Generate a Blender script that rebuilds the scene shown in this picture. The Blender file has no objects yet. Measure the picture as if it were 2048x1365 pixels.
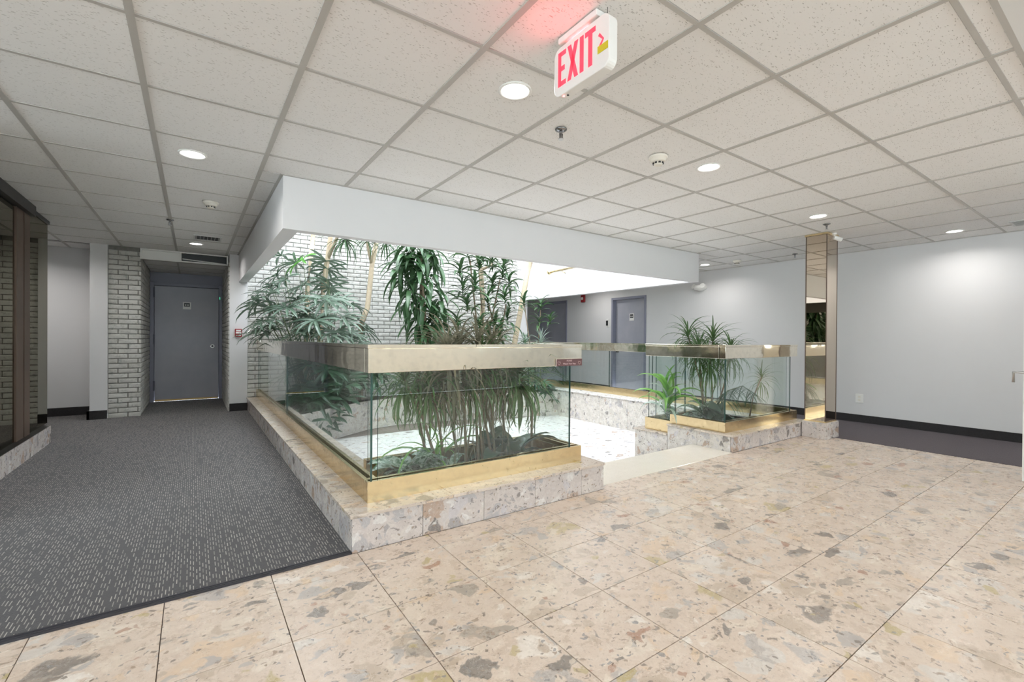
import bpy, math, random
from mathutils import Vector, Matrix, Euler
random.seed(7)
PI = math.pi
S = bpy.context.scene
COL = S.collection
H = 1.122
CZ = 2.36
# ------------------------------------------------------------------ camera
YAW, PIT, ROLL, FPX = math.radians(34.82), math.radians(-.274), math.radians(.37), 915.1
Fv = Vector((math.sin(YAW)*math.cos(PIT), math.cos(YAW)*math.cos(PIT), math.sin(PIT)))
R0 = Vector((math.cos(YAW), -math.sin(YAW), 0)); U0 = R0.cross(Fv)
Rv = R0*math.cos(ROLL)+U0*math.sin(ROLL); Uv = U0*math.cos(ROLL)-R0*math.sin(ROLL)
cam = bpy.data.cameras.new('camera'); cam.sensor_width = 36; cam.lens = FPX/2048*36; cam.clip_start = .05
co = bpy.data.objects.new('camera', cam); COL.objects.link(co)
m = Matrix((Rv, Uv, -Fv)).transposed().to_4x4(); m.translation = Vector((0, 0, H)); co.matrix_world = m
S.camera = co
def at(u, v, x=None, y=None, z=None):
    d = Fv+Rv*((u-1024)/FPX)-Uv*((v-682.5)/FPX)
    t = x/d.x if x is not None else y/d.y if y is not None else (z-H)/d.z
    return Vector((0, 0, H))+d*t
# ------------------------------------------------------------------ world, sun, exposure
W = bpy.data.worlds.new('sky'); S.world = W; W.use_nodes = True
bg = W.node_tree.nodes['Background']; bg.inputs[0].default_value = (.86, .93, 1, 1); bg.inputs[1].default_value = 7.6
sun = bpy.data.lights.new('sun', 'SUN'); sun.energy = 1.0; sun.angle = math.radians(35); sun.color = (1, .98, .95)
so = bpy.data.objects.new('sun', sun); COL.objects.link(so); so.rotation_euler = (math.radians(12), math.radians(-14), 0)
S.view_settings.view_transform = 'Standard'; S.view_settings.look = 'None'
S.view_settings.gamma = 1; S.view_settings.use_curve_mapping = False
S.view_settings.exposure = 0.15
S.cycles.transparent_max_bounces = 48
S.cycles.max_bounces = 10; S.cycles.diffuse_bounces = 6; S.cycles.glossy_bounces = 5
LAMP = 6.5
# ------------------------------------------------------------------ materials
class NT:
    def __init__(s, name):
        s.m = bpy.data.materials.new(name); s.m.use_nodes = True; s.t = s.m.node_tree; s.n = s.t.nodes; s.l = s.t.links
        s.b = s.n['Principled BSDF']
    def node(s, typ, ins=None, **kw):
        nd = s.n.new(typ)
        for k, v in kw.items(): setattr(nd, k, v)
        for k, v in (ins or {}).items():
            if hasattr(v, 'links'): s.l.new(v, nd.inputs[k])
            else: nd.inputs[k].default_value = v
        return nd
    def math(s, op, a, b=None, c=None):
        ins = {0: a}
        if b is not None: ins[1] = b
        if c is not None: ins[2] = c
        return s.node('ShaderNodeMath', ins, operation=op).outputs[0]
    def mix(s, f, a, b, bt='MIX'):
        nd = s.n.new('ShaderNodeMix'); nd.data_type = 'RGBA'; nd.blend_type = bt
        for k, v in ((0, f), (6, a), (7, b)):
            if hasattr(v, 'links'): s.l.new(v, nd.inputs[k])
            else: nd.inputs[k].default_value = v if k == 0 else (*v, 1)
        return nd.outputs[2]
    def ramp(s, f, stops, interp='LINEAR'):
        nd = s.node('ShaderNodeValToRGB', {0: f}); r = nd.color_ramp; r.interpolation = interp
        while len(r.elements) < len(stops): r.elements.new(.5)
        for e, (p, c) in zip(r.elements, stops):
            e.position = p; e.color = (*c, 1) if len(c) == 3 else c
        return nd.outputs[0]
    def noise(s, vec, scale, detail=3, rough=.5):
        return s.node('ShaderNodeTexNoise', {'Vector': vec, 'Scale': scale, 'Detail': detail, 'Roughness': rough})
    def bump(s, h, st, d=.01):
        o = s.node('ShaderNodeBump', {'Height': h, 'Strength': st, 'Distance': d}).outputs[0]
        s.l.new(o, s.b.inputs['Normal'])
    def set(s, **k):
        for a, v in k.items():
            a = {'base': 'Base Color', 'rough': 'Roughness', 'metal': 'Metallic', 'spec': 'Specular IOR Level', 'coat': 'Coat Weight', 'trans': 'Transmission Weight'}[a]
            if hasattr(v, 'links'): s.l.new(v, s.b.inputs[a])
            else: s.b.inputs[a].default_value = (*v, 1) if isinstance(v, tuple) else v
        return s
def plain(name, c, rough=.5, metal=0, spec=.5, var=.06, nscale=8):
    t = NT(name); g = t.node('ShaderNodeTexCoord').outputs['Object']
    n = t.noise(g, nscale).outputs[0]
    t.set(base=t.mix(n, tuple(x*(1-var) for x in c), tuple(min(1, x*(1+var)) for x in c)), rough=rough, metal=metal, spec=spec)
    return t.m
def marble(name, base, base2, seed, clasts, rough=.26, amount=1., s1=4.6, clean=0.):
    t = NT(name); pos = t.node('ShaderNodeNewGeometry').outputs['Position']
    rnd = t.node('ShaderNodeObjectInfo').outputs['Random']
    off = t.node('ShaderNodeCombineXYZ', {0: t.math('MULTIPLY', rnd, 37.), 1: t.math('MULTIPLY', rnd, 91.), 2: t.math('MULTIPLY', rnd, 13.+seed)}).outputs[0]
    p = t.node('ShaderNodeVectorMath', {0: pos, 1: off}, operation='ADD').outputs[0]
    nz = t.noise(p, 7, 4).outputs['Color']
    nzc = t.node('ShaderNodeVectorMath', {0: nz, 1: (.5, .5, .5)}, operation='SUBTRACT').outputs[0]
    sc = t.node('ShaderNodeVectorMath', {0: nzc, 'Scale': .13}, operation='SCALE').outputs[0]
    nz2 = t.noise(p, 30, 2).outputs['Color']
    nzc2 = t.node('ShaderNodeVectorMath', {0: nz2, 1: (.5, .5, .5)}, operation='SUBTRACT').outputs[0]
    sc2 = t.node('ShaderNodeVectorMath', {0: nzc2, 'Scale': .025}, operation='SCALE').outputs[0]
    q = t.node('ShaderNodeVectorMath', {0: p, 1: sc}, operation='ADD').outputs[0]
    q = t.node('ShaderNodeVectorMath', {0: q, 1: sc2}, operation='ADD').outputs[0]
    fine = t.noise(p, 14, 8, .72).outputs[0]
    c = t.mix(t.node('ShaderNodeMapRange', {0: fine, 1: .3, 2: .7}).outputs[0], base, base2)
    tiny = t.noise(p, 90, 3, .6).outputs[0]
    c = t.mix(t.node('ShaderNodeMapRange', {0: tiny, 1: .56, 2: .72, 3: 0., 4: .45}).outputs[0], c, tuple(x*.62 for x in base))
    def layer(c, scale, frac, size, mul, stops, soft=.05):
        # irregular angular stones set in the paste: voronoi cells that survive a random pick, their rims left as paste
        st = t.node('ShaderNodeMapping', {'Vector': q, 'Scale': (1., 1.35, 1.2), 'Rotation': (0, 0, scale*.37)}).outputs[0]
        v = t.node('ShaderNodeTexVoronoi', {'Vector': st, 'Scale': scale})
        e = t.node('ShaderNodeTexVoronoi', {'Vector': st, 'Scale': scale}, feature='DISTANCE_TO_EDGE').outputs['Distance']
        rgb = t.node('ShaderNodeSeparateColor', {0: v.outputs['Color']})
        pick = t.math('LESS_THAN', rgb.outputs[0], frac)
        thr = t.math('MULTIPLY_ADD', rgb.outputs[1], size*.6, size*.25)
        rim = t.node('ShaderNodeMapRange', {0: t.math('SUBTRACT', e, thr), 1: 0., 2: soft}).outputs[0]
        msk = t.math('MULTIPLY', t.math('MULTIPLY', pick, rim), mul)
        col = t.ramp(rgb.outputs[2], stops, 'CONSTANT')
        grain = t.noise(q, scale*5, 4, .6).outputs[0]
        col = t.mix(t.node('ShaderNodeMapRange', {0: grain, 1: .35, 2: .75, 3: 0., 4: .45}).outputs[0], col, tuple(x*.75 for x in base))
        return t.mix(msk, c, col)
    if not clean:
        c = layer(c, s1, .44*amount, .22, .85, clasts)
        c = layer(c, s1*2.1, .40*amount, .20, .90, clasts)
        c = layer(c, s1*5.0, .22*amount, .22, .75, clasts, .1)
        c = layer(c, s1*11, .12*amount, .18, .8, [(0, (.16, .13, .11)), (.5, (.30, .22, .16)), (.8, (.2, .2, .21))])
        vein = t.noise(q, 11, 6, .75).outputs[0]
        vm = t.node('ShaderNodeMapRange', {0: t.math('ABSOLUTE', t.math('SUBTRACT', vein, .5)), 1: 0., 2: .012, 3: .3, 4: 0.}).outputs[0]
        c = t.mix(vm, c, (.85, .8, .74))
    t.set(base=c, rough=t.node('ShaderNodeMapRange', {0: fine, 3: rough*.7, 4: rough*1.5}).outputs[0])
    t.bump(tiny, .06, .002)
    return t.m
CL = [(0, (.68, .57, .47)), (.16, (.50, .40, .31)), (.28, (.62, .57, .52)), (.38, (.70, .60, .50)), (.55, (.36, .31, .26)), (.62, (.42, .39, .37)),
      (.72, (.66, .50, .36)), (.82, (.46, .37, .18)), (.86, (.19, .17, .155)), (.93, (.76, .69, .62)), (.97, (.38, .21, .14))]
CLG = [(0, (.60, .56, .54)), (.18, (.44, .42, .43)), (.32, (.66, .60, .55)), (.50, (.34, .32, .32)), (.60, (.55, .52, .54)), (.70, (.15, .135, .13)),
       (.80, (.42, .29, .21)), (.90, (.72, .69, .66))]
M = {}
M['floor'] = marble('beige_breccia', (.555, .44, .355), (.65, .54, .45), 0, CL)
M['curb'] = marble('grey_breccia', (.49, .43, .40), (.62, .56, .53), 5, CLG, rough=.22, amount=1.25, s1=5.2)
M['slab'] = marble('top_slab_breccia', (.52, .435, .365), (.61, .53, .455), 9, CL, rough=.12, s1=7)
M['pit'] = marble('pale_breccia', (.66, .64, .62), (.76, .74, .72), 3, CLG, rough=.2, amount=.6, s1=8)
M['bench'] = marble('bench_breccia', (.53, .49, .44), (.64, .60, .55), 4, CLG, rough=.25, amount=.8, s1=7)
M['threshold'] = marble('cream_limestone', (.72, .655, .56), (.77, .71, .62), 2, CL, rough=.12, clean=1.)
M['grout'] = plain('dark_grout', (.16, .13, .11), .9)
M['paint'] = plain('pale_grey_wall_paint', (.67, .66, .66), .55, var=.015, nscale=3)
M['bright'] = plain('reflection_white_wall_paint', (.86, .85, .82), .5, var=.01)  # whitened so the unseen front wall reflects brighter in the brass
M['paint2'] = plain('white_soffit_paint', (.70, .695, .70), .5, var=.015, nscale=3)
M['ceilback'] = plain('plenum_dark', (.2, .2, .2), .9)
M['tee'] = plain('grey_enamel_tee', (.47, .45, .42), .45, var=.05)
M['drywall'] = plain('drywall_white', (.72, .72, .71), .7, var=.01)
M['base'] = plain('black_carpet_baseboard', (.022, .02, .021), .85, var=.5, nscale=60)
M['doorpaint'] = None
t = NT('blue_grey_door_paint'); g = t.node('ShaderNodeTexCoord').outputs['Object']
n1 = t.noise(g, 1.6, 5, .6).outputs[0]
t.set(base=t.mix(t.node('ShaderNodeMapRange', {0: n1, 1: .35, 2: .7}).outputs[0], (.35, .355, .41), (.44, .435, .475)), rough=t.node('ShaderNodeMapRange', {0: n1, 1: .3, 2: .7, 3: .32, 4: .5}).outputs[0])
M['doorpaint'] = t.m
M['frame'] = plain('door_frame_paint', (.24, .245, .31), .4)
M['black'] = plain('black_plastic', (.02, .02, .022), .4)
M['hinge'] = plain('hinge_steel', (.16, .16, .2), .4, .6)
M['white'] = plain('white_plastic', (.80, .79, .76), .4, var=.02)
M['ivory'] = plain('ivory_plastic', (.76, .72, .64), .45, var=.02)
M['red'] = plain('red_plastic', (.30, .015, .02), .4)
M['chrome'] = plain('chrome', (.30, .30, .31), .18, 1)
M['steel'] = plain('satin_steel', (.6, .59, .58), .3, 1)
M['yellow'] = plain('yellow_label', (.62, .52, .02), .5)
M['goldstrip'] = plain('gold_sweep', (.75, .5, .18), .4, .3)
M['bronze'] = plain('brown_bronze', (.13, .088, .066), .45, .2, var=.3, nscale=3)
M['blackmetal'] = plain('black_metal', (.012, .012, .013), .35)
M['soil'] = plain('dark_soil', (.03, .022, .016), .95, var=.6, nscale=40)
M['maroon'] = plain('maroon_plaque', (.12, .055, .055), .35)
M['plaquetext'] = plain('pale_pink_print', (.60, .42, .42), .5)
M['grille'] = plain('vent_paint', (.62, .62, .6), .5)
M['dark'] = plain('dark_interior', (.02, .019, .018), .8)
M['rubber'] = plain('rubber_strip', (.035, .033, .04), .6, var=.3, nscale=30)
M['mortar'] = plain('grey_mortar', (.22, .215, .20), .95, var=.25, nscale=30)
# brass
def brass(name, c, r, wave):
    t = NT(name); g = t.node('ShaderNodeNewGeometry').outputs['Position']
    n = t.noise(g, 3.0, 2).outputs[0]; n2 = t.noise(g, 22, 5, .7).outputs[0]
    t.set(base=t.mix(t.node('ShaderNodeMapRange', {0: n2, 1: .45, 2: .75, 3: 0., 4: .6}).outputs[0], c, tuple(x*.72 for x in c)), metal=1., rough=t.node('ShaderNodeMapRange', {0: n2, 1: .3, 2: .8, 3: r, 4: r*2.6}).outputs[0])
    t.bump(n, wave, .02); return t.m
M['brass'] = brass('polished_brass', (.97, .91, .78), .05, .35)
M['brassbase'] = brass('tarnished_brass_base', (.80, .64, .38), .13, .1)
M['brassrod'] = brass('brass_rod', (.85, .72, .45), .08, .0)
# clear glass: thin pane, straight-through with fresnel reflection
def glass(name, tint, f0=1., ior=1.5, rtint=(1, 1, 1), addr=0.):
    t = NT(name); t.n.remove(t.b); out = t.n['Material Output']
    bk = t.node('ShaderNodeNewGeometry').outputs['Backfacing']   # same fresnel on both faces of the pane
    fr = t.node('ShaderNodeFresnel', {'IOR': t.math('MULTIPLY_ADD', bk, 1/ior-ior, ior)}).outputs[0]
    if addr: fr = t.math('MAXIMUM', fr, addr)
    tr = t.node('ShaderNodeBsdfTransparent', {0: (*tint, 1)}); gl = t.node('ShaderNodeBsdfGlossy', {'Color': (*rtint, 1), 'Roughness': 0.})
    mx = t.node('ShaderNodeMixShader', {0: fr, 1: tr.outputs[0], 2: gl.outputs[0]})
    t.l.new(mx.outputs[0], out.inputs[0]); return t.m
M['glass'] = glass('clear_green_tinted_glass', (.945, .975, .965))
M['glassedge'] = plain('glass_edge', (.03, .075, .065), .12, var=.1)
M['darkglass'] = glass('dark_reflective_glass', (.22, .21, .2), ior=1.6, rtint=(.75, .72, .62), addr=.42)
t = NT('bronze_mirror'); t.set(base=(.62, .53, .43), metal=1., rough=.01); M['mirror'] = t.m
# emission
def emit(name, c, s):
    t = NT(name); t.b.inputs['Base Color'].default_value = (*c, 1); t.b.inputs['Emission Color'].default_value = (*c, 1); t.b.inputs['Emission Strength'].default_value = s
    t.b.inputs['Roughness'].default_value = .5; return t.m
M['lens'] = emit('lamp_lens', (1, .99, .97), 9.)
M['exitred'] = emit('exit_letter_glow', (1, .045, .08), .95)
M['led'] = emit('green_led', (.1, .8, .4), 1.)
M['rled'] = emit('red_led', (1, .3, .3), 2.)
# brick
t = NT('whitewashed_brick'); g = t.node('ShaderNodeNewGeometry').outputs['Position']; rnd = t.node('ShaderNodeObjectInfo').outputs['Random']
v = t.node('ShaderNodeTexVoronoi', {'Vector': g, 'Scale': 5.2}).outputs['Color']; rr = t.node('ShaderNodeSeparateColor', {0: v}).outputs[0]
n1 = t.noise(g, 26, 6, .7).outputs[0]; n2 = t.noise(g, 9, 5, .65).outputs[0]
c = t.mix(t.math('MULTIPLY', rnd, .9), (.60, .59, .56), (.50, .49, .455))
c = t.mix(t.node('ShaderNodeMapRange', {0: n1, 1: .52, 2: .68, 3: 0., 4: .8}).outputs[0], c, (.33, .34, .31))
c = t.mix(t.node('ShaderNodeMapRange', {0: n2, 1: .60, 2: .70, 3: 0., 4: .65}).outputs[0], c, (.25, .27, .26))
t.set(base=c, rough=.85); t.bump(n1, .6, .006); M['brick'] = t.m
# carpet
t = NT('charcoal_dash_carpet'); g = t.node('ShaderNodeNewGeometry').outputs['Position']
xyz = t.node('ShaderNodeSeparateXYZ', {0: g}); X, Y = xyz.outputs[0], xyz.outputs[1]
cx = t.math('FLOOR', t.math('DIVIDE', X, .0125)); wn = t.node('ShaderNodeTexWhiteNoise', {'W': cx}, noise_dimensions='1D').outputs[0]
yy = t.math('ADD', t.math('DIVIDE', Y, .068), t.math('MULTIPLY', wn, 17.3)); cy = t.math('FLOOR', yy); fy = t.math('FRACT', yy); fx = t.math('FRACT', t.math('DIVIDE', X, .0125))
w2 = t.node('ShaderNodeTexWhiteNoise', {'Vector': t.node('ShaderNodeCombineXYZ', {0: cx, 1: cy, 2: 0.}).outputs[0]}, noise_dimensions='2D').outputs[0]
dash = t.math('MULTIPLY', t.math('MULTIPLY', t.math('LESS_THAN', fx, .30), t.math('LESS_THAN', fy, .66)), t.math('GREATER_THAN', w2, .18))
pile = t.noise(g, 260, 2, .6).outputs[0]; big = t.noise(g, 1.2, 2).outputs[0]
c = t.mix(pile, (.016, .013, .014), (.056, .048, .050))
c = t.mix(t.math('MULTIPLY', dash, t.math('MULTIPLY_ADD', w2, .55, .22)), c, (.44, .39, .35))
t.set(base=c, rough=.9, spec=.2); t.b.inputs['Sheen Weight'].default_value = .25; t.bump(pile, .5, .004); M['carpet'] = t.m
t = NT('violet_grey_carpet'); g = t.node('ShaderNodeNewGeometry').outputs['Position']
mp = t.node('ShaderNodeMapping', {'Vector': g, 'Scale': (40, 220, 40)}).outputs[0]
pile = t.noise(mp, 1, 3, .6).outputs[0]
t.set(base=t.mix(pile, (.055, .047, .052), (.165, .145, .155)), rough=.9, spec=.2); t.bump(pile, .4, .004); M['carpet2'] = t.m
# ceiling tile with fissures
t = NT('fissured_ceiling_tile'); g = t.node('ShaderNodeNewGeometry').outputs['Position']
rn = t.node('ShaderNodeObjectInfo').outputs['Random']
off = t.node('ShaderNodeCombineXYZ', {0: t.math('MULTIPLY', rn, 31.), 1: t.math('MULTIPLY', rn, 17.), 2: 0.}).outputs[0]
gp = t.node('ShaderNodeVectorMath', {0: g, 1: off}, operation='ADD').outputs[0]
mp = t.node('ShaderNodeMapping', {'Vector': gp, 'Scale': (52, 170, 60), 'Rotation': (0, 0, math.radians(18))}).outputs[0]
wb = t.noise(gp, 30, 2).outputs['Color']
mp = t.node('ShaderNodeVectorMath', {0: mp, 1: t.node('ShaderNodeVectorMath', {0: wb, 'Scale': 2.4}, operation='SCALE').outputs[0]}, operation='ADD').outputs[0]
v = t.node('ShaderNodeTexVoronoi', {'Vector': mp, 'Scale': 1.}); rr = t.node('ShaderNodeSeparateColor', {0: v.outputs['Color']})
fis = t.math('MULTIPLY', t.math('LESS_THAN', rr.outputs[0], .30), t.node('ShaderNodeMapRange', {0: v.outputs['Distance'], 1: .20, 2: .34, 3: 1., 4: 0.}).outputs[0])
pin = t.node('ShaderNodeTexVoronoi', {'Vector': gp, 'Scale': 95.}); pr_ = t.node('ShaderNodeSeparateColor', {0: pin.outputs['Color']})
pn = t.math('MULTIPLY', t.math('LESS_THAN', pr_.outputs[0], .34), t.math('LESS_THAN', pin.outputs['Distance'], .17))
ms = t.math('MAXIMUM', t.math('MULTIPLY', fis, .62), t.math('MULTIPLY', pn, .38))
c = t.mix(t.noise(gp, 1.4, 2).outputs[0], (.80, .79, .775), (.84, .83, .815))
t.set(base=t.mix(ms, c, (.30, .27, .24)), rough=.9, spec=.1); t.bump(t.math('SUBTRACT', 1., ms), .5, .004); M['ctile'] = t.m
# foliage
def leafmat(name, c1, c2, rough=.32, var=None, transl=.25):
    t = NT(name); g = t.node('ShaderNodeNewGeometry').outputs['Position']; rnd = t.node('ShaderNodeObjectInfo').outputs['Random']
    n = t.noise(g, 5, 2).outputs[0]
    f = t.math('MULTIPLY_ADD', rnd, .5, t.math('MULTIPLY', n, .6))
    c = t.mix(f, c1, c2)
    if var:
        n3 = t.noise(g, 42, 3, .6).outputs[0]
        c = t.mix(t.node('ShaderNodeMapRange', {0: n3, 1: .47, 2: .56}).outputs[0], c, var)
    t.set(base=c, rough=rough)
    tr = t.node('ShaderNodeBsdfTranslucent', {0: c}).outputs[0]
    mx = t.node('ShaderNodeMixShader', {0: transl, 1: t.b.outputs[0], 2: tr}).outputs[0]
    t.l.new(mx, t.n['Material Output'].inputs[0]); return t.m
M['palm'] = leafmat('highlit_palm_leaf', (.06, .12, .075), (.22, .28, .22), .24)  # silvery highlights of the upper fronds put into the leaf colour
M['palmbright'] = leafmat('bright_palm_leaf', (.12, .42, .06), (.2, .55, .1), .35, transl=.5)
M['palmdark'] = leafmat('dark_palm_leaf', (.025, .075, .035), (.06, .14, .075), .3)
M['corn'] = leafmat('broad_strap_leaf', (.035, .085, .035), (.085, .165, .075), .26)
M['song'] = leafmat('dracaena_leaf', (.03, .075, .03), (.08, .155, .065), .28)
M['thin'] = leafmat('thin_blade_leaf', (.055, .13, .04), (.13, .22, .085), .38)
M['dry'] = leafmat('dry_blade_leaf', (.13, .12, .075), (.27, .255, .18), .7)
M['lime'] = leafmat('lime_strap_leaf', (.14, .36, .06), (.30, .55, .16), .35, transl=.4)
M['pale'] = leafmat('pale_striped_leaf', (.30, .40, .33), (.55, .62, .56), .35)
M['varieg'] = leafmat('mottled_leaf', (.04, .12, .055), (.08, .18, .09), .3, var=(.42, .50, .42))
M['broad'] = leafmat('dark_broad_leaf', (.05, .10, .065), (.10, .16, .11), .3)
M['trunk'] = plain('tan_bark', (.56, .46, .33), .8, var=.25, nscale=25)
M['cane'] = plain('brown_cane', (.20, .15, .10), .8, var=.3, nscale=40)
M['greencane'] = plain('green_cane', (.12, .16, .08), .6, var=.3, nscale=30)
# ------------------------------------------------------------------ mesh helpers
class MB:
    def __init__(s): s.v = []; s.f = []; s.mi = []
    def box(s, x0, x1, y0, y1, z0, z1, mi=0):
        b = len(s.v)
        s.v += [(x0, y0, z0), (x1, y0, z0), (x1, y1, z0), (x0, y1, z0), (x0, y0, z1), (x1, y0, z1), (x1, y1, z1), (x0, y1, z1)]
        for q in ((0, 3, 2, 1), (4, 5, 6, 7), (0, 1, 5, 4), (1, 2, 6, 5), (2, 3, 7, 6), (3, 0, 4, 7)):
            s.f.append([b+i for i in q]); s.mi.append(mi)
        return s
    def prism(s, poly, z0, z1, mi=0):
        b = len(s.v); n = len(poly)
        s.v += [(x, y, z0) for x, y in poly]+[(x, y, z1) for x, y in poly]
        s.f.append([b+i for i in range(n)][::-1]); s.f.append([b+n+i for i in range(n)]); s.mi += [mi, mi]
        for i in range(n):
            j = (i+1) % n; s.f.append([b+i, b+j, b+n+j, b+n+i]); s.mi.append(mi)
        return s
    def tube(s, pts, rads, n=8, mi=0, caps=True):
        b = len(s.v); pts = [Vector(p) for p in pts]
        if not isinstance(rads, (list, tuple)): rads = [rads]*len(pts)
        for i, p in enumerate(pts):
            d = (pts[min(i+1, len(pts)-1)]-pts[max(i-1, 0)]).normalized()
            a = d.cross(Vector((0, 0, 1)))
            if a.length < .05: a = d.cross(Vector((1, 0, 0)))
            a.normalize(); c = d.cross(a)
            for k in range(n):
                w = 2*PI*k/n; q = p+(a*math.cos(w)+c*math.sin(w))*rads[i]; s.v.append(tuple(q))
        for i in range(len(pts)-1):
            for k in range(n):
                k2 = (k+1) % n; s.f.append([b+i*n+k, b+i*n+k2, b+(i+1)*n+k2, b+(i+1)*n+k]); s.mi.append(mi)
        if caps:
            s.f.append([b+k for k in range(n)][::-1]); s.f.append([b+(len(pts)-1)*n+k for k in range(n)]); s.mi += [mi, mi]
        return s
    def lathe(s, prof, n=24, axis='z', c=(0, 0, 0), mi=0):
        b = len(s.v)
        for r, h in prof:
            for k in range(n):
                w = 2*PI*k/n; x, y = r*math.cos(w), r*math.sin(w)
                p = {'z': (x, y, h), 'x': (h, x, y), 'y': (x, h, y)}[axis]; s.v.append((p[0]+c[0], p[1]+c[1], p[2]+c[2]))
        for i in range(len(prof)-1):
            for k in range(n):
                k2 = (k+1) % n; s.f.append([b+i*n+k, b+i*n+k2, b+(i+1)*n+k2, b+(i+1)*n+k]); s.mi.append(mi)
        s.f.append([b+k for k in range(n)][::-1]); s.f.append([b+(len(prof)-1)*n+k for k in range(n)]); s.mi += [mi, mi]
        return s
    def mesh(s, name, mats, smooth=False):
        me = bpy.data.meshes.new(name); me.from_pydata(s.v, [], s.f)
        for x in (mats if isinstance(mats, (list, tuple)) else [mats]): me.materials.append(x)
        if any(s.mi): me.polygons.foreach_set('material_index', s.mi)
        if smooth: me.polygons.foreach_set('use_smooth', [True]*len(s.f))
        me.update(); return me
def link(name, me, parent=None, loc=None, rot=None, kind=None):
    o = bpy.data.objects.new(name, me); COL.objects.link(o)
    if parent: o.parent = parent
    if loc is not None: o.location = loc
    if rot is not None: o.rotation_euler = rot
    if kind: o['kind'] = kind
    return o
def obj(name, mb, mats, parent=None, loc=None, kind=None, smooth=False, bevel=0):
    o = link(name, mb.mesh(name, mats, smooth), parent, loc, None, kind)
    if bevel:
        b = o.modifiers.new('bevel', 'BEVEL'); b.width = bevel; b.segments = 2; b.limit_method = 'ANGLE'
    return o
def tag(o, label, cat, group=None):
    o['label'] = label; o['category'] = cat
    if group: o['group'] = group
    return o
def empty(name, loc, label, cat, group=None):
    o = bpy.data.objects.new(name, None); o.empty_display_size = .05; COL.objects.link(o); o.location = loc
    return tag(o, label, cat, group)
def sempty(name, loc, label=None):
    o = bpy.data.objects.new(name, None); o.empty_display_size = .05; COL.objects.link(o); o.location = loc; o['kind'] = 'structure'
    if label: o['label'] = label
    return o
def struct(name, mb, mat, label=None, parent=None, **k):
    o = obj(name, mb, mat, parent, **k); o['kind'] = 'structure'
    if label: o['label'] = label
    return o
def B(*a): return MB().box(*a)
# ------------------------------------------------------------------ floor
fl = sempty('floor', (0, 0, 0), 'polished beige breccia tile floor with carpet either side')
bed = MB()
bed.box(-4, 6.11, -3.6, 2.405, -.45, -.006); bed.box(.72, 2.50, 2.405, 2.93, -.45, -.006).box(2.50, 4.42, 2.405, 2.47, -.45, -.006); obj('tile_bed', bed, M['grout'], fl)
tile = MB(); g = .0016; T = .4
def chamf(x0, x1, y0, y1, z0, z1, c):
    mb = MB(); b = [(x0, y0), (x1, y0), (x1, y1), (x0, y1)]; tpl = [(x0+c, y0+c), (x1-c, y0+c), (x1-c, y1-c), (x0+c, y1-c)]
    mb.v = [(x, y, z0) for x, y in b]+[(x, y, z1-c) for x, y in b]+[(x, y, z1) for x, y in tpl]
    mb.f = [[8, 9, 10, 11]]; 
    for i in range(4):
        j = (i+1) % 4; mb.f += [[i, j, 4+j, 4+i], [4+i, 4+j, 8+j, 8+i]]
    mb.mi = [0]*len(mb.f); return mb
tme = chamf(g, T-g, g, T-g, -.006, 0, .0008).mesh('floor_tile', M['floor'])
FX, FY = .7015, 1.4392
def cutx(i, j): return FX+T*i, FY+T*j
nt = 0
for j in range(-4, 3):
    for i in range(-5, 14):
        x0, y0 = cutx(i, j); x1, y1 = min(x0+T, 6.105), min(y0+T, 2.412 if x0+T < 2.6 else 2.474)
        if x0 < 2.5 < x0+T and y0+T > 2.45: link('floor_tile', chamf(g, x0+T-2.524-g, g, 2.474-y0-g, -.006, 0, .0008).mesh('floor_tile', M['floor']), fl, (2.524, y0, 0)); x1 = 2.524; y1 = 2.412
        if x0 > 6.1 or y0 > 2.40: continue
        if x1 < x0+T-.001 or y1 < y0+T-.001:
            me = chamf(g, x1-x0-g, g, y1-y0-g, -.006, 0, .0008).mesh('floor_tile', M['floor'])
        else: me = tme
        link('floor_tile', me, fl, (x0, y0, 0)); nt += 1
# rows behind the camera, only seen in reflections: one joined part
mb = MB()
for j in range(-12, -4):
    for i in range(-11, 14):
        x0, y0 = cutx(i, j)
        if x0+T > 6.3: continue
        mb.box(x0+g, min(x0+T, 6.105)-g, y0+g, y0+T-g, -.006, 0)
for j in range(-4, 3):
    for i in range(-11, -5):
        x0, y0 = cutx(i, j); mb.box(x0+g, x0+T-g, y0+g, min(y0+T, 2.412)-g, -.006, 0)
obj('distant_tiles', mb, M['floor'], fl, kind='stuff')
obj('carpet', B(-4, .70, 2.44, 9.9, -.1, .006), M['carpet'], fl)
obj('carpet_edge_strip', MB().box(-4, .674, 2.409, 2.445, -.01, .009).box(-4, .674, 2.416, 2.420, .009, .012).box(-4, .674, 2.430, 2.434, .009, .012), M['rubber'], fl)
obj('side_carpet', MB().box(6.112, 7.56, -3.6, 2.2, -.1, .003).box(6.05, 7.56, 2.2, 10.4, -.1, .003), M['carpet2'], fl)
# threshold + steps + pit floor
obj('threshold_slab', chamf(2.525, 4.40, 2.475, 2.925, -.03, .002, .003), M['threshold'], fl)
obj('step', B(2.525, 4.41, 2.93, 3.23, -.45, -.165), M['pit'], fl)
obj('step_riser', B(2.525, 4.41, 2.85, 2.93, -.40, -.03), M['curb'], fl)
PZ = -.33
mb = MB(); k = 0
obj('pit_tile_bed', B(.66, 6.1, 2.9, 8.1, PZ-.1, PZ-.004), M['grout'], fl)
pme = chamf(g, .4-g, g, .4-g, -.004, 0, .0008).mesh('pit_tile', M['pit'])
for j in range(9):
    for i in range(12):
        x0, y0 = .95+.4*i, 3.2+.4*j
        if y0 > 6.9: continue
        link('pit_tile', pme, fl, (x0, y0, PZ))
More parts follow.
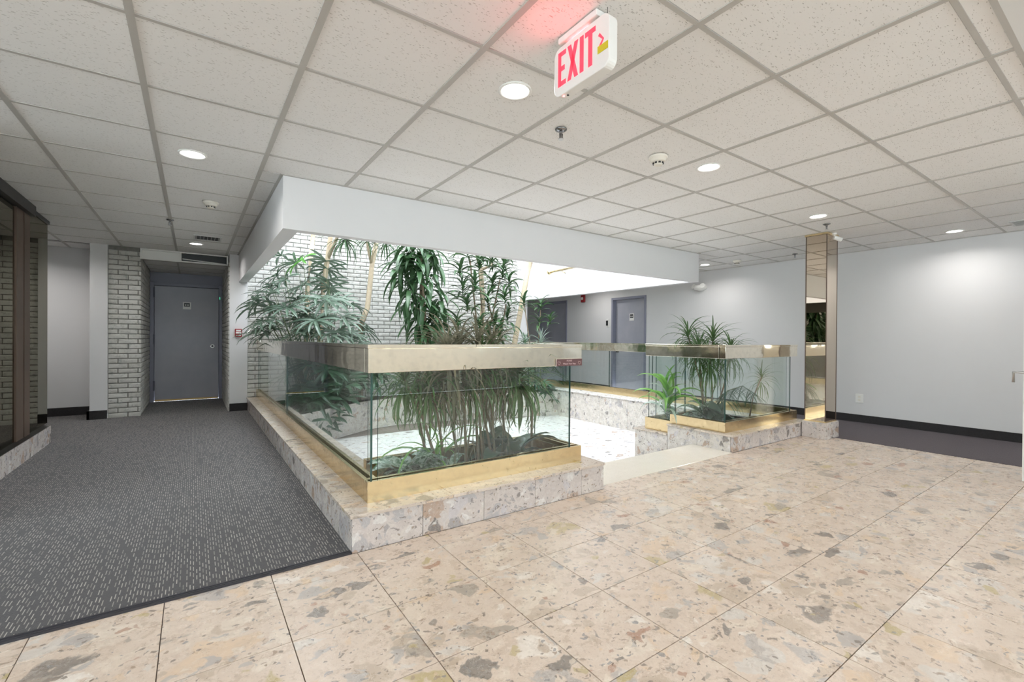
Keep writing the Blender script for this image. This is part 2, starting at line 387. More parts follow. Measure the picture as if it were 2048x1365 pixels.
# ------------------------------------------------------------------ ceiling
ce = sempty('ceiling', (0, 0, CZ), 'suspended ceiling of fissured white tiles in grey tee grid')
SX0, SX1, SY0 = .556, 5.95, 3.87      # soffit outer lines
CT = .61; CX, CY = -.2047, .4582
XL = [CX+CT*i for i in range(-6, 14)]; YL = [CY+CT*j for j in range(-1, 16)]
ctme = MB().box(.012, CT-.012, .012, CT-.012, .005, .02).mesh('ceiling_tile', M['ctile'])
def rects(x0, x1, y0, y1):
    """clip a tile rectangle to the ceiling outline, cutting the well out"""
    x0, x1 = max(x0, -3.9), min(x1, 7.55); y0, y1 = max(y0, .375), min(y1, 10.4)
    if x1-x0 < .03 or y1-y0 < .02: return []
    if x0 < .45 or x1 < .7:
        pass
    out = []
    if y1 <= SY0+.01: return [(x0, x1, y0, y1)]
    if y0 < SY0-.02 and x1 > SX0 and x0 < SX1:
        out.append((x0, x1, y0, SY0)); y0 = SY0
    if x0 < SX0 < x1: out.append((x0, SX0, y0, y1))
    elif x0 < SX1 < x1: out.append((SX1, x1, y0, y1))
    elif x1 <= SX0 or x0 >= SX1: out.append((x0, x1, y0, y1))
    res = []
    for a, b, c, d in out:
        if a < .43 and c < 8.27 < d and True: d = 8.27
        if c >= 8.26 and b < .7:
            if a >= -1.14: continue
            b = min(b, -1.14); d = min(d, 8.82)
        if b-a > .02 and d-c > .02: res.append((a, b, c, d))
    return res
far = MB()
for j, y0 in enumerate(YL[:-1]):
    for i, x0 in enumerate(XL[:-1]):
        for (a, b, c, d) in rects(x0, x0+CT, y0, y0+CT):
            if b < -3.2 or d > 10.3 and a < 0: continue
            full = b-a > CT-.002 and d-c > CT-.002
            if a < -1.5 and c < 4.0 or a < -2.1: far.box(a+.012, b-.012, c+.012, d-.012, CZ+.005, CZ+.02); continue
            if full: link('ceiling_tile', ctme, ce, (a, c, 0))
            else: link('ceiling_tile', MB().box(.012 if b-a > .06 else .001, b-a-(.012 if b-a > .06 else .001), .008, d-c-.008, .005, .02).mesh('ceiling_tile', M['ctile']), ce, (a, c, 0))
obj('distant_tiles', far, M['ctile'], ce, loc=(0, 0, -CZ), kind='stuff')
def tee(x0, x1, y0, y1, z=0):
    link('ceiling_tee', MB().box(x0, x1, y0, y1, z, .02).mesh('ceiling_tee', M['tee']), ce)
for x in XL:
    if x < -3.8 or x > 7.5: continue
    w = .014
    if x < SX0: tee(x-w, x+w, .37, 8.27 if x > -.98 else 8.82)
    elif x > SX1: tee(x-w, x+w, .37, 10.4)
    else: tee(x-w, x+w, .37, SY0)
for y in YL:
    if y < .37: continue
    w = .010; zz = .0012
    if y < SY0: tee(-3.9, 7.55, y-w, y+w, zz)
    elif y < 8.2: tee(-3.9, SX0, y-w, y+w, zz); tee(SX1, 7.55, y-w, y+w, zz)
    else: tee(SX1, 7.55, y-w, y+w, zz)
tee(SX0-.02, SX0+.002, SY0, 8.05, -.001); tee(SX0-.02, SX1+.02, SY0-.02, SY0+.002, -.0015)
obj('wall_angle', MB().box(7.53, 7.55, .37, 10.4, -.001, .02).box(-3.9, 7.53, .365, .385, -.001, .02), M['tee'], ce)
# plenum slab above, with the well left open
pl = MB(); z0, z1 = CZ+.021, CZ+.15
pl.box(-4, SX0+.02, .365, 10.5, z0, z1).box(SX1-.02, 7.7, .365, 10.5, z0, z1).box(SX0, SX1, .365, SY0+.02, z0, z1)
obj('plenum', pl, M['ceilback'], ce, loc=(0, 0, -CZ))
obj('painted_ceiling', B(-4, 7.7, -5, .368, CZ, CZ+.15), M['drywall'], ce, loc=(0, 0, -CZ))
# ------------------------------------------------------------------ skylight well: dropped beam, white shaft
struct('wall_soffit', MB().box(SX0, SX0+.115, SY0, 8.05, 1.955, 4.6).box(SX1-.10, SX1, SY0, 8.1, 1.955, 4.6).box(SX0+.115, SX1-.10, SY0, SY0+.095, 1.955, 4.6), M['paint2'], 'dropped white beam framing the open light well')
# ------------------------------------------------------------------ walls
struct('wall_right', MB().box(7.55, 7.75, -3.6, 6.10, 0, 2.6).box(7.55, 7.75, 7.0, 8.50, 0, 2.6).box(7.55, 7.75, 9.62, 10.4, 0, 2.6).box(7.55, 7.75, 6.10, 7.0, 2.0, 2.6).box(7.55, 7.75, 8.50, 9.62, 2.05, 2.6).box(7.72, 7.8, 5.8, 10.3, 0, 2.6), M['paint'], 'long pale grey painted wall')
struct('wall_passage_end', B(5.96, 7.75, 10.4, 10.55, 0, 2.6), M['paint'])
struct('wall_back_white', MB().box(5.752, 6.04, 8.1, 8.25, -.4, 4.6).box(5.96, 6.04, 8.25, 10.4, 0, 2.6), M['paint2'])
struct('wall_left_back', B(-4, -1.14, 8.82, 8.95, 0, 2.6), M['paint'], 'pale wall behind the glass case end')
struct('wall_left_pillar', B(-1.14, -.96, 8.22, 8.95, 0, CZ+.02), M['paint'], 'narrow white pilaster beside the brick pier')
struct('wall_right_pillar', B(.44, .675, 8.05, 8.3, 0, CZ+.02), M['paint'], 'white pilaster between alcove door and planter')
struct('wall_left', MB().box(-4.1, -3.95, 3.4, 9, 0, 2.6).box(-4.1, -3.95, -3.6, 3.4, 0, .95).box(-4.1, -3.95, -3.6, 3.4, 2.3, 2.6), M['paint'])
w2_ = sempty('added_window_2', (-4, 0, .95)); mb = MB()  # window added out of view as daylight fill, sill raised to tame reflections
for y in (-3.6, -1.3, 1.0, 3.32): mb.box(-.08, 0, y, y+.08, 0, 1.35)
mb.box(-.08, 0, -3.6, 3.4, 0, .06); mb.box(-.08, 0, -3.6, 3.4, 1.29, 1.35); obj('window_frame', mb, M['bronze'], w2_)
for y, y2 in ((-3.52, -1.3), (-1.22, 1.0), (1.08, 3.32)): obj('pane', B(-.045, -.035, y, y2, .06, 1.29), M['glass'], w2_)
FW = -3.6
struct('wall_front', MB().box(-4, 7.7, FW-.15, FW, 0, 1.28).box(-4, 7.7, FW-.15, FW, 2.30, 2.6).box(-4, -3.6, FW-.15, FW, 1.28, 2.30).box(7.2, 7.7, FW-.15, FW, 1.28, 2.30), M['bright'])
wn_ = sempty('added_window_1', (0, FW, 1.28))  # unseen window added behind the camera to bring light to the ceiling
mb = MB()
for x in (-3.6, -1.45, .72, 2.88, 5.04, 7.12): mb.box(x, x+.08, -.12, -.04, 0, 1.02)
mb.box(-3.6, 7.2, -.12, -.04, 0, .06); mb.box(-3.6, 7.2, -.12, -.04, .96, 1.02)
obj('window_frame', mb, M['bronze'], wn_)
for x, x2 in ((-3.52, -1.45), (-1.37, .72), (.80, 2.88), (2.96, 5.04), (5.12, 7.12)): obj('pane', B(x, x2, -.085, -.075, .06, .96), M['glass'], wn_)
# baseboards
struct('baseboard_right', MB().box(7.525, 7.55, -3.6, 6.06, 0, .105).box(7.525, 7.55, 7.05, 8.46, 0, .105).box(7.525, 7.55, 9.66, 10.4, 0, .105), M['base'])
struct('baseboard_left', MB().box(-4, -1.15, 8.79, 8.82, 0, .12).box(-1.165, -1.14, 8.195, 8.82, 0, .12).box(-1.165, -.962, 8.195, 8.22, 0, .12), M['base'])
struct('baseboard_back', MB().box(.44, .674, 8.025, 8.05, 0, .12), M['base'])
struct('baseboard_end', MB().box(6.04, 7.55, 10.375, 10.4, 0, .105), M['base'])
# ------------------------------------------------------------------ bricks
BH, BL, JT = .068, .2135, .009
def brick_mesh(L, hh, dep, axis, seed):
    """hand-made brick: front face pulled in at the rim and slightly uneven. axis y: faces -y, axis x: faces +x, X: faces -x"""
    r = random.Random(seed); c = .005; o = lambda: r.uniform(-.0022, .0022)
    vv = [(0, 0), (L, 0), (L, hh), (0, hh)]; vi = [(c+o(), c+o()), (L-c+o(), c+o()), (L-c+o(), hh-c+o()), (c+o(), hh-c+o())]
    mid = [(L*.5, c*.6), (L*.5, hh-c*.6)]
    P = [(a, dep, b) for a, b in vv]+[(a, .004+o(), b) for a, b in vv]+[(a, -.001+o(), b) for a, b in vi]+[(L*.5, -.003+o(), hh*.5)]
    F = []
    for i in range(4):
        j = (i+1) % 4; F += [[i, j, 4+j, 4+i], [4+i, 4+j, 8+j, 8+i], [8+i, 8+j, 12]]
    mb = MB()
    for a, d, b in P:
        mb.v.append({'y': (a, d, b), 'x': (-d, a, b), 'X': (d, L-a, b)}[axis])
    mb.f = F; mb.mi = [0]*len(F); return mb
def brick_wall(parent, axis, a0, a1, z0, z1, org, maxn=300, pref=None, seed=0):
    """org: function (a, z) -> location of brick low corner"""
    r = random.Random(seed); cache = {}; L0 = BL-JT; h0 = BH-JT; todo = []
    var = [brick_mesh(L0, h0, .03, axis, seed*50+k) for k in range(5)]
    vm = [v_.mesh('brick', M['brick']) for v_ in var]
    row = 0; z = z0
    while z+h0 <= z1+.001:
        a = a0-(BL/2 if row % 2 else 0)
        while a < a1-.01:
            s, e = max(a, a0), min(a+L0, a1)
            if e-s > .02: todo.append((s, e, z))
            a += BL
        z += BH; row += 1
    todo.sort(key=pref or (lambda q: 0))
    rest = MB()
    for n, (s, e, z) in enumerate(todo):
        loc = Vector(org(s, z)); full = e-s > L0-.002
        if n < maxn:
            if full: me = vm[r.randrange(5)]
            else:
                key = round(e-s, 3)
                if key not in cache: cache[key] = brick_mesh(e-s, h0, .03, axis, len(cache)+7).mesh('brick', M['brick'])
                me = cache[key]
            loc2 = loc+Vector({'y': (0, r.uniform(-.002, .002), 0), 'x': (r.uniform(-.002, .002), 0, 0), 'X': (r.uniform(-.002, .002), 0, 0)}[axis])
            link('brick', me, parent, loc2)
        else:
            bm_ = var[r.randrange(5)] if full else brick_mesh(e-s, h0, .03, axis, n)
            b = len(rest.v); rest.v += [tuple(Vector(q)+loc) for q in bm_.v]; rest.f += [[b+i for i in f] for f in bm_.f]; rest.mi += [0]*len(bm_.f)
    if rest.v: obj('distant_bricks', rest, M['brick'], parent, kind='stuff')
wb_ = sempty('wall_back', (0, 0, 0), 'whitewashed brick wall behind the planting bed')
obj('mortar', B(.675, 5.752, 8.085, 8.25, -.4, 4.6), M['mortar'], wb_)
brick_wall(wb_, 'y', .676, 5.75, .0, 4.5, lambda a, z: (a, 8.075, z), 300, lambda q: (0 if 1.0 < q[2] < 2.05 and q[0] < 5 else 1, abs(q[2]-1.5)*1.2+q[0]*.35), 1)
wp = sempty('wall_pier', (0, 0, 0), 'brick pier beside the alcove door')
obj('mortar', B(-.955, -.63, 8.265, 8.40, 0, CZ+.015), M['mortar'], wp)
brick_wall(wp, 'y', -.958, -.612, .003, CZ, lambda a, z: (a, 8.252, z), 300, None, 2)
wa = sempty('wall_alcove_left', (0, 0, 0), 'brick side of the door alcove')
obj('mortar', B(-.95, -.632, 8.40, 9.98, 0, CZ+.015), M['mortar'], wa)
brick_wall(wa, 'x', 8.28, 9.84, .003, CZ-.12, lambda a, z: (-.612, a, z), 300, lambda q: q[0], 3)
wr = sempty('wall_alcove_right', (0, 0, 0), 'brick side of the door alcove by the pilaster')
obj('mortar', B(.452, .66, 8.302, 9.98, 0, CZ+.015), M['mortar'], wr)
brick_wall(wr, 'X', 8.06, 9.84, .003, CZ-.12, lambda a, z: (.425, a, z), 300, lambda q: q[0], 4)
# alcove door wall, ceiling and vent header
struct('wall_alcove_back', MB().box(-.61, .44, 9.90, 9.98, 2.045, 2.45).box(-.64, -.61, 9.85, 9.98, 0, 2.45).box(.425, .46, 9.85, 9.98, 0, 2.45).box(-.61, .43, 9.985, 10.1, 0, 2.4), M['frame'])
ac = sempty('ceiling_alcove', (0, 0, 2.22))
mb = MB()
for x0, x1 in ((-.60, -.205), (-.195, .42)):
    for y0, y1 in ((8.42, 8.9), (8.91, 9.4), (9.41, 9.89)):
        obj('ceiling_tile', B(x0, x1, y0, y1, .004, .016), M['ctile'], ac)
obj('tee_grid', MB().box(-.212, -.188, 8.3, 9.9, 0, .02).box(-.61, .43, 8.89, 8.92, .001, .02).box(-.61, .43, 9.39, 9.42, .001, .02).box(-.61, .43, 8.3, 8.43, .001, .02), M['tee'], ac)
vh = empty('vent_header', (-.62, 8.25, 2.21), 'white framed return air header over the alcove, one bay open and dark', 'vent')
obj('vent_frame', MB().box(0, 1.05, -.02, .02, 0, .018).box(0, 1.05, -.02, .02, .132, .15).box(0, .02, -.02, .02, .018, .132).box(1.03, 1.05, -.02, .02, .018, .132).box(.45, .47, -.02, .02, .018, .132), M['white'], vh)
obj('filter_panel', B(.021, .449, 0, .012, .02, .13), M['white'], vh)
obj('cavity_shade_sheet', B(.471, 1.029, .03, .04, .02, .13), M['black'], vh)  # black sheet stands in for the shade inside the open bay
o = obj('loose_slat', B(-.27, .27, -.004, .004, -.006, .006), M['white'], vh, loc=(.75, .012, .036)); o.rotation_euler = (0, math.radians(3.2), 0)
# ------------------------------------------------------------------ doors
def sign_plate(parent, p, ax, w=.1, h=.13):
    """small white door sign with a black field and two tiny figures"""
    def bx(a0, a1, d0, d1, z0, z1):
        return B(a0, a1, d0, d1, z0, z1) if ax == 'y' else B(d0, d1, a0, a1, z0, z1)
    o = obj('door_sign', bx(-w/2, w/2, -.006, 0, -h/2, h/2), M['white'], parent, loc=p)
    o2 = obj('black_field', bx(-w*.36, w*.36, -.008, -.006, -h*.12, h*.40), M['black'], o)
    obj('pictogram', MB().box(*((-w*.22, -w*.1, -.0095, -.008, -h*.02, h*.2) if ax == 'y' else (-.0095, -.008, -w*.22, -w*.1, -h*.02, h*.2))).box(*((w*.08, w*.2, -.0095, -.008, -h*.02, h*.2) if ax == 'y' else (-.0095, -.008, w*.08, w*.2, -h*.02, h*.2))), M['white'], o)
d1 = sempty('door_1', (-.61, 9.86, 0), 'blue grey steel door in the brick alcove')
obj('door_frame', MB().box(0, .055, -.03, .1, 0, 2.045).box(.985, 1.04, -.03, .1, 0, 2.045).box(.055, .985, -.03, .1, 1.995, 2.045), M['frame'], d1, bevel=.004)
lf = obj('door_leaf', B(.062, .978, 0, .045, .035, 1.988), M['doorpaint'], d1)
obj('door_sweep', B(.065, .975, -.008, 0, .012, .04), M['goldstrip'], d1)
for z in (.21, 1.0, 1.80): obj('hinge', MB().box(.042, .068, -.036, -.002, z-.005, z+.155).tube([(.055, -.04, z-.01), (.055, -.04, z+.16)], .008, 8), M['hinge'], d1)
sign_plate(d1, (.51, -.001, 1.665), 'y', .115, .125)
obj('lock', MB().lathe([(.034, 0), (.034, -.008), (.026, -.014)], 20, 'y'), M['steel'], d1, loc=(.885, -.001, .955), smooth=False)
obj('lock_core', MB().lathe([(.02, -.014), (.017, -.02)], 16, 'y'), M['black'], d1, loc=(.885, -.001, .955))
obj('indicator', B(.99, 1.0, -.035, -.03, 1.80, 1.84), M['led'], d1)
def side_door(name, y0, y1, zt, label, recess=.09):
    d = sempty(name, (7.55, y0, 0), label); w = y1-y0
    obj('door_frame', MB().box(-.015, recess+.05, 0, .05, 0, zt).box(-.015, recess+.05, w-.05, w, 0, zt).box(-.015, recess+.05, .05, w-.05, zt-.05, zt), M['frame'], d, bevel=.003)
    obj('door_leaf', B(recess, recess+.045, .052, w-.052, .01, zt-.052), M['doorpaint'], d)
    return d
d2 = side_door('door_2', 6.08, 7.02, 2.03, 'grey door with a small sign in the long right wall')
sign_plate(d2, (.088, .45, 1.60), 'x', .12, .15)
lk = obj('lock_case', B(.05, .09, .80, .86, .84, 1.05), M['black'], d2, bevel=.004)
obj('lever', MB().tube([(.05, .83, .93), (.02, .83, .93), (.02, .72, .93)], .009, 8), M['black'], d2)
d3 = side_door('door_3', 8.48, 9.64, 2.08, 'plum grey door at the far end of the passage')
obj('hinge', B(.05, .088, .05, .085, .3, .55), M['black'], d3)
obj('edge_gasket', B(.06, .09, .052, .066, .6, 1.6), M['black'], d3)
d4 = sempty('door_4', (5.46, .663, 0), 'white door leaf standing open at the right edge of the view')
mb = B(-.02, .02, -.9, 0, .01, 1.70); o4 = obj('door_leaf', mb, M['white'], d4); o4.rotation_euler = (0, 0, math.radians(-12))
o5 = obj('door_handle', MB().tube([(-.02, -.03, .88), (-.075, -.03, .88), (-.078, .035, .88), (-.078, .035, .80)], .01, 8), M['steel'], d4, smooth=True); o5.rotation_euler = (0, 0, math.radians(-12))
# ------------------------------------------------------------------ curbs
def curb_tiles(parent, p0, p1, z0, z1, n, th=.02, mat='curb', inset=.0012, name='stone_panel', lens=None):
    """upright stone facing tiles from p0 to p1, thickness on the left side of the walk direction"""
    p0, p1 = Vector((*p0, 0)), Vector((*p1, 0)); d = (p1-p0); L = d.length; d.normalize(); nrm = Vector((-d.y, d.x, 0))
    cuts = lens or [L*k/n for k in range(n+1)]
    for k in range(len(cuts)-1):
        a, b = cuts[k]+inset, cuts[k+1]-inset
        q = [p0+d*a, p0+d*b, p0+d*b+nrm*th, p0+d*a+nrm*th]; c = q[0].copy()
        o = obj(name, MB().prism([(v_.x-c.x, v_.y-c.y) for v_ in q], 0, z1-z0), M[mat], parent, loc=(c.x, c.y, z0), bevel=.0015)
def slabs(parent, boxes, z0, z1, mat='slab'):
    for x0, x1, y0, y1 in boxes:
        obj('top_slab', B(.0008, x1-x0-.0008, .0008, y1-y0-.0008, 0, z1-z0), M[mat], parent, loc=(x0, y0, z0), bevel=.002)
cl = empty('planter_curb', (.674, 2.41, 0), 'breccia stone curb under the left glass rail, wrapping the front planter trough', 'curb')
def L_(p): return p
# children positions are relative to the parent's origin, so use a helper that builds in world space
def world_child(o, par):
    o.matrix_parent_inverse = Matrix.Translation(-Vector(par.location))
_link = link
def link(name, me, parent=None, loc=None, rot=None, kind=None):
    o = _link(name, me, parent, loc, rot, kind)
    if parent is not None and parent.get('_w'): world_child(o, parent)
    return o
def wempty(*a): o = empty(*a); o['_w'] = 1; return o
cl['_w'] = 1
# core
obj('core', MB().box(.70, 1.0, 2.44, 8.04, -.33, .178).box(1.0, 2.50, 2.44, 2.60, -.33, .178).box(2.36, 2.50, 2.60, 3.10, -.33, .178).box(1.0, 2.36, 3.02, 3.10, -.33, .178), M['grout'], cl)
curb_tiles(cl, (.676, 2.413), (2.522, 2.413), 0, .182, 5, lens=[0, .395, .80, 1.20, 1.62, 1.846])
curb_tiles(cl, (.676, 8.04), (.676, 2.435), 0, .182, 13)
curb_tiles(cl, (2.522, 2.435), (2.522, 3.12), -.33, .182, 2)
curb_tiles(cl, (2.50, 3.12), (1.02, 3.12), -.33, .182, 4, mat='bench')
curb_tiles(cl, (1.02, 3.14), (1.02, 6.25), -.33, .182, 7, mat='bench')
slabs(cl, [(.668, 1.04, 2.405+.0+i*.0, 2.405) for i in range(0)]+[(.664+.0, 1.055, 2.61+.68*i, 2.61+.68*(i+1)) for i in range(8)]+[(.664, 1.26, 2.403, 2.61), (1.26, 1.86, 2.403, 2.61), (1.86, 2.53, 2.403, 2.61), (2.34, 2.53, 2.61, 3.14), (1.055, 1.70, 3.0, 3.14), (1.70, 2.34, 3.0, 3.14)], .182, .2)
obj('soil', MB().box(1.055, 2.34, 2.612, 3.0, .0, .188), M['soil'], cl)
cr = wempty('planter_curb', (4.41, 2.48, 0), 'stepped breccia curb of the right planter box, with a low end towards the pit', 'curb')
obj('core', MB().box(4.435, 6.02, 2.505, 2.66, -.33, .148).box(4.435, 4.60, 2.66, 3.24, -.33, .148).box(4.435, 4.60, 3.26, 3.69, -.33, .035).box(4.60, 5.70, 3.60, 3.69, -.33, .035), M['grout'], cr)
curb_tiles(cr, (4.412, 2.482), (5.93, 2.482), 0, .152, 4)
curb_tiles(cr, (4.412, 3.245), (4.412, 2.505), -.33, .152, 2, mat='bench')
curb_tiles(cr, (4.412, 3.71), (4.412, 3.25), -.33, .037, 1, mat='bench')
curb_tiles(cr, (5.70, 3.71), (4.435, 3.71), -.33, .037, 3, mat='bench')
slabs(cr, [(4.398, 5.20, 2.468, 2.70), (5.20, 5.935, 2.468, 2.70), (4.398, 4.62, 2.70, 3.25), (5.935, 6.06, 2.468, 2.70)], .152, .17)
slabs(cr, [(4.398, 4.62, 3.252, 3.725), (4.62, 5.70, 3.58, 3.725)], .037, .055)
obj('soil', MB().box(4.62, 5.72, 2.70, 3.58, -.2, .03), M['soil'], cr)
cs = wempty('planter_curb', (5.70, 3.8, 0), 'long breccia curb of the pit carrying the far glass rail along the passage', 'curb')
obj('core', B(5.73, 6.02, 2.70, 8.07, -.33, .148), M['grout'], cs)
curb_tiles(cs, (5.702, 8.0), (5.702, 3.73), -.33, .152, 7, mat='bench')
curb_tiles(cs, (6.045, 2.72), (6.045, 8.07), 0, .152, 8)
slabs(cs, [(5.685, 6.06, 2.702+.67*i, 2.702+.67*(i+1)) for i in range(8)], .152, .17, 'pit')
# planting bed wall (angled bench)
bp = [(1.03, 6.28), (1.72, 6.86), (2.28, 7.23), (2.83, 7.36), (4.30, 7.12), (5.70, 6.66)]
bw = wempty('planting_bed', (3.3, 7.3, PZ), 'raised planting bed with an angled breccia stone front below the brick wall', 'planter')
for a, b in zip(bp[:-1], bp[1:]):
    n = max(1, round(math.dist(a, b)/.6)); curb_tiles(bw, a, b, PZ, .125, n, th=.03, mat='bench')
bp2 = [(x, y+.031) for x, y in bp]
obj('soil', MB().prism(bp2+[(5.70, 8.07), (1.03, 8.07)], PZ, .085), M['soil'], bw)
# ------------------------------------------------------------------ glass railings
def pane(parent, x0, x1, y0, y1, z0, z1):
    me = B(x0, x1, y0, y1, z0, z1)
    thin_x = (x1-x0) < (y1-y0)
    me.mi = [1, 1, 1, 0, 1, 0] if thin_x else [1, 1, 0, 1, 0, 1]
    return obj('glass_pane', me, [M['glass'], M['glassedge']], parent)
def rail(parent, name, x0, x1, y0, y1, z0, z1, mat='brass', lip=.004):
    mb = MB().box(x0, x1, y0, y1, z0, z1-.022)
    mb.box(x0-lip, x1+lip, y0-lip, y1+lip, z1-.022, z1)
    return obj(name, mb, M[mat], parent, bevel=.0025)
def base(parent, x0, x1, y0, y1, z0, z1):
    """brass shoe: two cheeks and a dark channel for the glass"""
    mb = MB()
    if x1-x0 < y1-y0:
        mb.box(x0, x0+.022, y0, y1, z0, z1).box(x1-.022, x1, y0, y1, z0, z1).box(x0+.022, x1-.022, y0+.012, y1-.012, z0, z1-.03, 1).box(x0+.022, x1-.022, y0, y0+.012, z0, z1).box(x0+.022, x1-.022, y1-.012, y1, z0, z1)
    else:
        mb.box(x0, x1, y0, y0+.022, z0, z1).box(x0, x1, y1-.022, y1, z0, z1).box(x0+.012, x1-.012, y0+.022, y1-.022, z0, z1-.03, 1).box(x0, x0+.012, y0+.022, y1-.022, z0, z1).box(x1-.012, x1, y0+.022, y1-.022, z0, z1)
    return obj('brass_shoe', mb, [M['brassbase'], M['blackmetal']], parent)
rl = wempty('glass_railing', (.795, 2.54, .2), 'glass railing with brass cap around the left side of the light well and front planter', 'railing')
bz, rz0, rz1 = .318, .925, 1.085
base(rl, .795, .865, 2.611, 8.06, .2, bz); base(rl, .795, 2.41, 2.54, 2.61, .2, bz); base(rl, 2.34, 2.41, 2.611, 3.06, .2, bz); base(rl, .93, 2.339, 3.0, 3.06, .2, bz)
rail(rl, 'brass_cap_rail', .795, .865, 2.615, 5.46, rz0, rz1); rail(rl, 'brass_cap_rail', .797, .863, 5.47, 8.05, rz0, rz1-.003)
rail(rl, 'brass_cap_rail', .795, 2.41, 2.54, 2.611, rz0, rz1); rail(rl, 'brass_cap_rail', 2.34, 2.41, 2.616, 3.06, rz0, rz1); rail(rl, 'brass_cap_rail', .93, 2.335, 3.0, 3.06, rz0, rz1-.02)
pane(rl, .819, .831, 2.572, 5.40, .29, .93); pane(rl, .819, .831, 5.41, 8.05, .29, .93)
pane(rl, .862, 2.318, 2.568, 2.580, .29, .93); pane(rl, 2.330, 2.342, 2.588, 3.02, .29, .93); pane(rl, .95, 2.28, 3.028, 3.040, .29, .93)
rr_ = wempty('glass_railing', (4.464, 2.591, .17), 'glass railing with brass cap boxing in the right planter', 'railing')
bz2, q0, q1 = .275, .930, 1.072
base(rr_, 4.464, 6.04, 2.591, 2.661, .17, bz2); base(rr_, 4.464, 4.534, 2.662, 3.25, .17, bz2); base(rr_, 4.464, 4.534, 3.252, 3.60, .055, .195); base(rr_, 4.535, 5.70, 3.535, 3.60, .055, .195)
rail(rr_, 'brass_cap_rail', 4.464, 6.04, 2.591, 2.661, q0, q1); rail(rr_, 'brass_cap_rail', 4.464, 4.534, 2.666, 3.60, q0, q1); rail(rr_, 'brass_cap_rail', 4.540, 5.965, 3.53, 3.60, q0, q1)
pane(rr_, 4.493, 4.505, 2.62, 3.20, .25, .935); pane(rr_, 4.493, 4.505, 3.212, 3.575, .17, .935)
pane(rr_, 4.52, 5.93, 2.620, 2.632, .25, .935); pane(rr_, 4.62, 5.20, 3.56, 3.572, .17, .935); pane(rr_, 5.21, 5.95, 3.56, 3.572, .17, .935)
rf = wempty('glass_railing', (5.97, 4, .17), 'long far glass railing with brass cap beside the passage', 'railing')
base(rf, 5.97, 6.04, 2.665, 8.07, .17, .29)
rail(rf, 'brass_cap_rail', 5.97, 6.04, 2.666, 8.07, q0-.01, q1-.012)
for a, b in ((2.70, 3.55), (3.56, 4.70), (4.71, 5.62), (5.635, 6.85), (6.86, 8.06)): pane(rf, 5.999, 6.011, a, b, .25, .93)
# plaque
def text_mesh(s, size, name='lettering'):
    cu = bpy.data.curves.new(name, 'FONT'); cu.body = s; cu.size = size; cu.align_x = 'CENTER'; cu.align_y = 'CENTER'; cu.extrude = .0006
    tmp = bpy.data.objects.new('t', cu); COL.objects.link(tmp); dg = bpy.context.evaluated_depsgraph_get(); dg.update()
    me = bpy.data.meshes.new_from_object(tmp.evaluated_get(dg)); bpy.data.objects.remove(tmp); me.name = name; return me
pq = empty('warning_plaque', (2.278, 2.534, .951), 'small maroon plaque reading please watch your step on the brass rail', 'sign')
obj('plate', B(-.127, .127, -.003, .0015, -.026, .026), M['maroon'], pq)
obj('edge_border', MB().box(-.129, -.126, -.0035, .001, -.028, .027).box(-.129, .127, -.0035, .001, .026, .028), M['threshold'], pq)
for s, z, sz in (('PLEASE', .012, .017), ('Watch Your Step', -.010, .0175)):
    me = text_mesh(s, sz); me.materials.append(M['plaquetext']); link('lettering', me, pq, (0, -.0036, z), (PI/2, 0, 0))
for sx in (-.1, .1):   # small heart-shaped mark either side
    mb = MB(); pts = []
    for k in range(28):
        a = 2*PI*k/28; hx = 16*math.sin(a)**3; hz = 13*math.cos(a)-5*math.cos(2*a)-2*math.cos(3*a)-math.cos(4*a)
        pts.append((sx+hx*.00085, -.0038, hz*.00085-.004))
    mb.tube(pts+[pts[0]], .0011, 4); obj('heart_mark', mb, M['plaquetext'], pq)
# ------------------------------------------------------------------ mirrored column
mc = wempty('mirrored_column', (6.04, 2.34, 0), 'square bronze mirror clad column on a breccia stone foot', 'column')
x0, x1, y0, y1 = 5.905, 6.185, 2.232, 2.448
obj('core', B(x0+.008, x1-.008, y0+.008, y1-.008, .19, CZ), M['black'], mc)
obj('mirror_panel', B(x0, x0+.006, y0+.007, y1-.007, .20, CZ-.022), M['mirror'], mc); obj('mirror_panel', B(x0+.007, x1-.007, y0, y0+.006, .20, CZ-.022), M['mirror'], mc)
obj('mirror_panel', B(x1-.006, x1, y0+.007, y1-.007, .20, CZ-.022), M['mirror'], mc); obj('mirror_panel', B(x0+.007, x1-.007, y1-.006, y1, .20, CZ-.022), M['mirror'], mc)
mb = MB()
for a, b in ((x0-.003, y0-.003), (x1-.003, y0-.003), (x0-.003, y1-.003)): mb.box(a, a+.007, b, b+.007, .20, CZ-.02)
obj('corner_bead', mb, M['bronze'], mc)
obj('brass_collar', MB().box(x0-.006, x1+.006, y0-.006, y1+.006, .185, .20).box(x0-.012, x1+.012, y0-.012, y1+.012, CZ-.021, CZ-.001), M['brassbase'], mc)
for bx in ((x0-.025, x0-.005, y0-.022, y1+.02), (x0-.004, x1+.02, y0-.025, y0-.005), (x1+.0, x1+.02, y0-.004, y1+.02), (x0-.004, x1, y1, y1+.02)):
    obj('stone_panel', B(bx[0], bx[1], bx[2], bx[3], 0, .185), M['curb'], mc, bevel=.002)
obj('stone_core', B(x0-.004, x1, y0-.004, y1, 0, .184), M['grout'], mc)
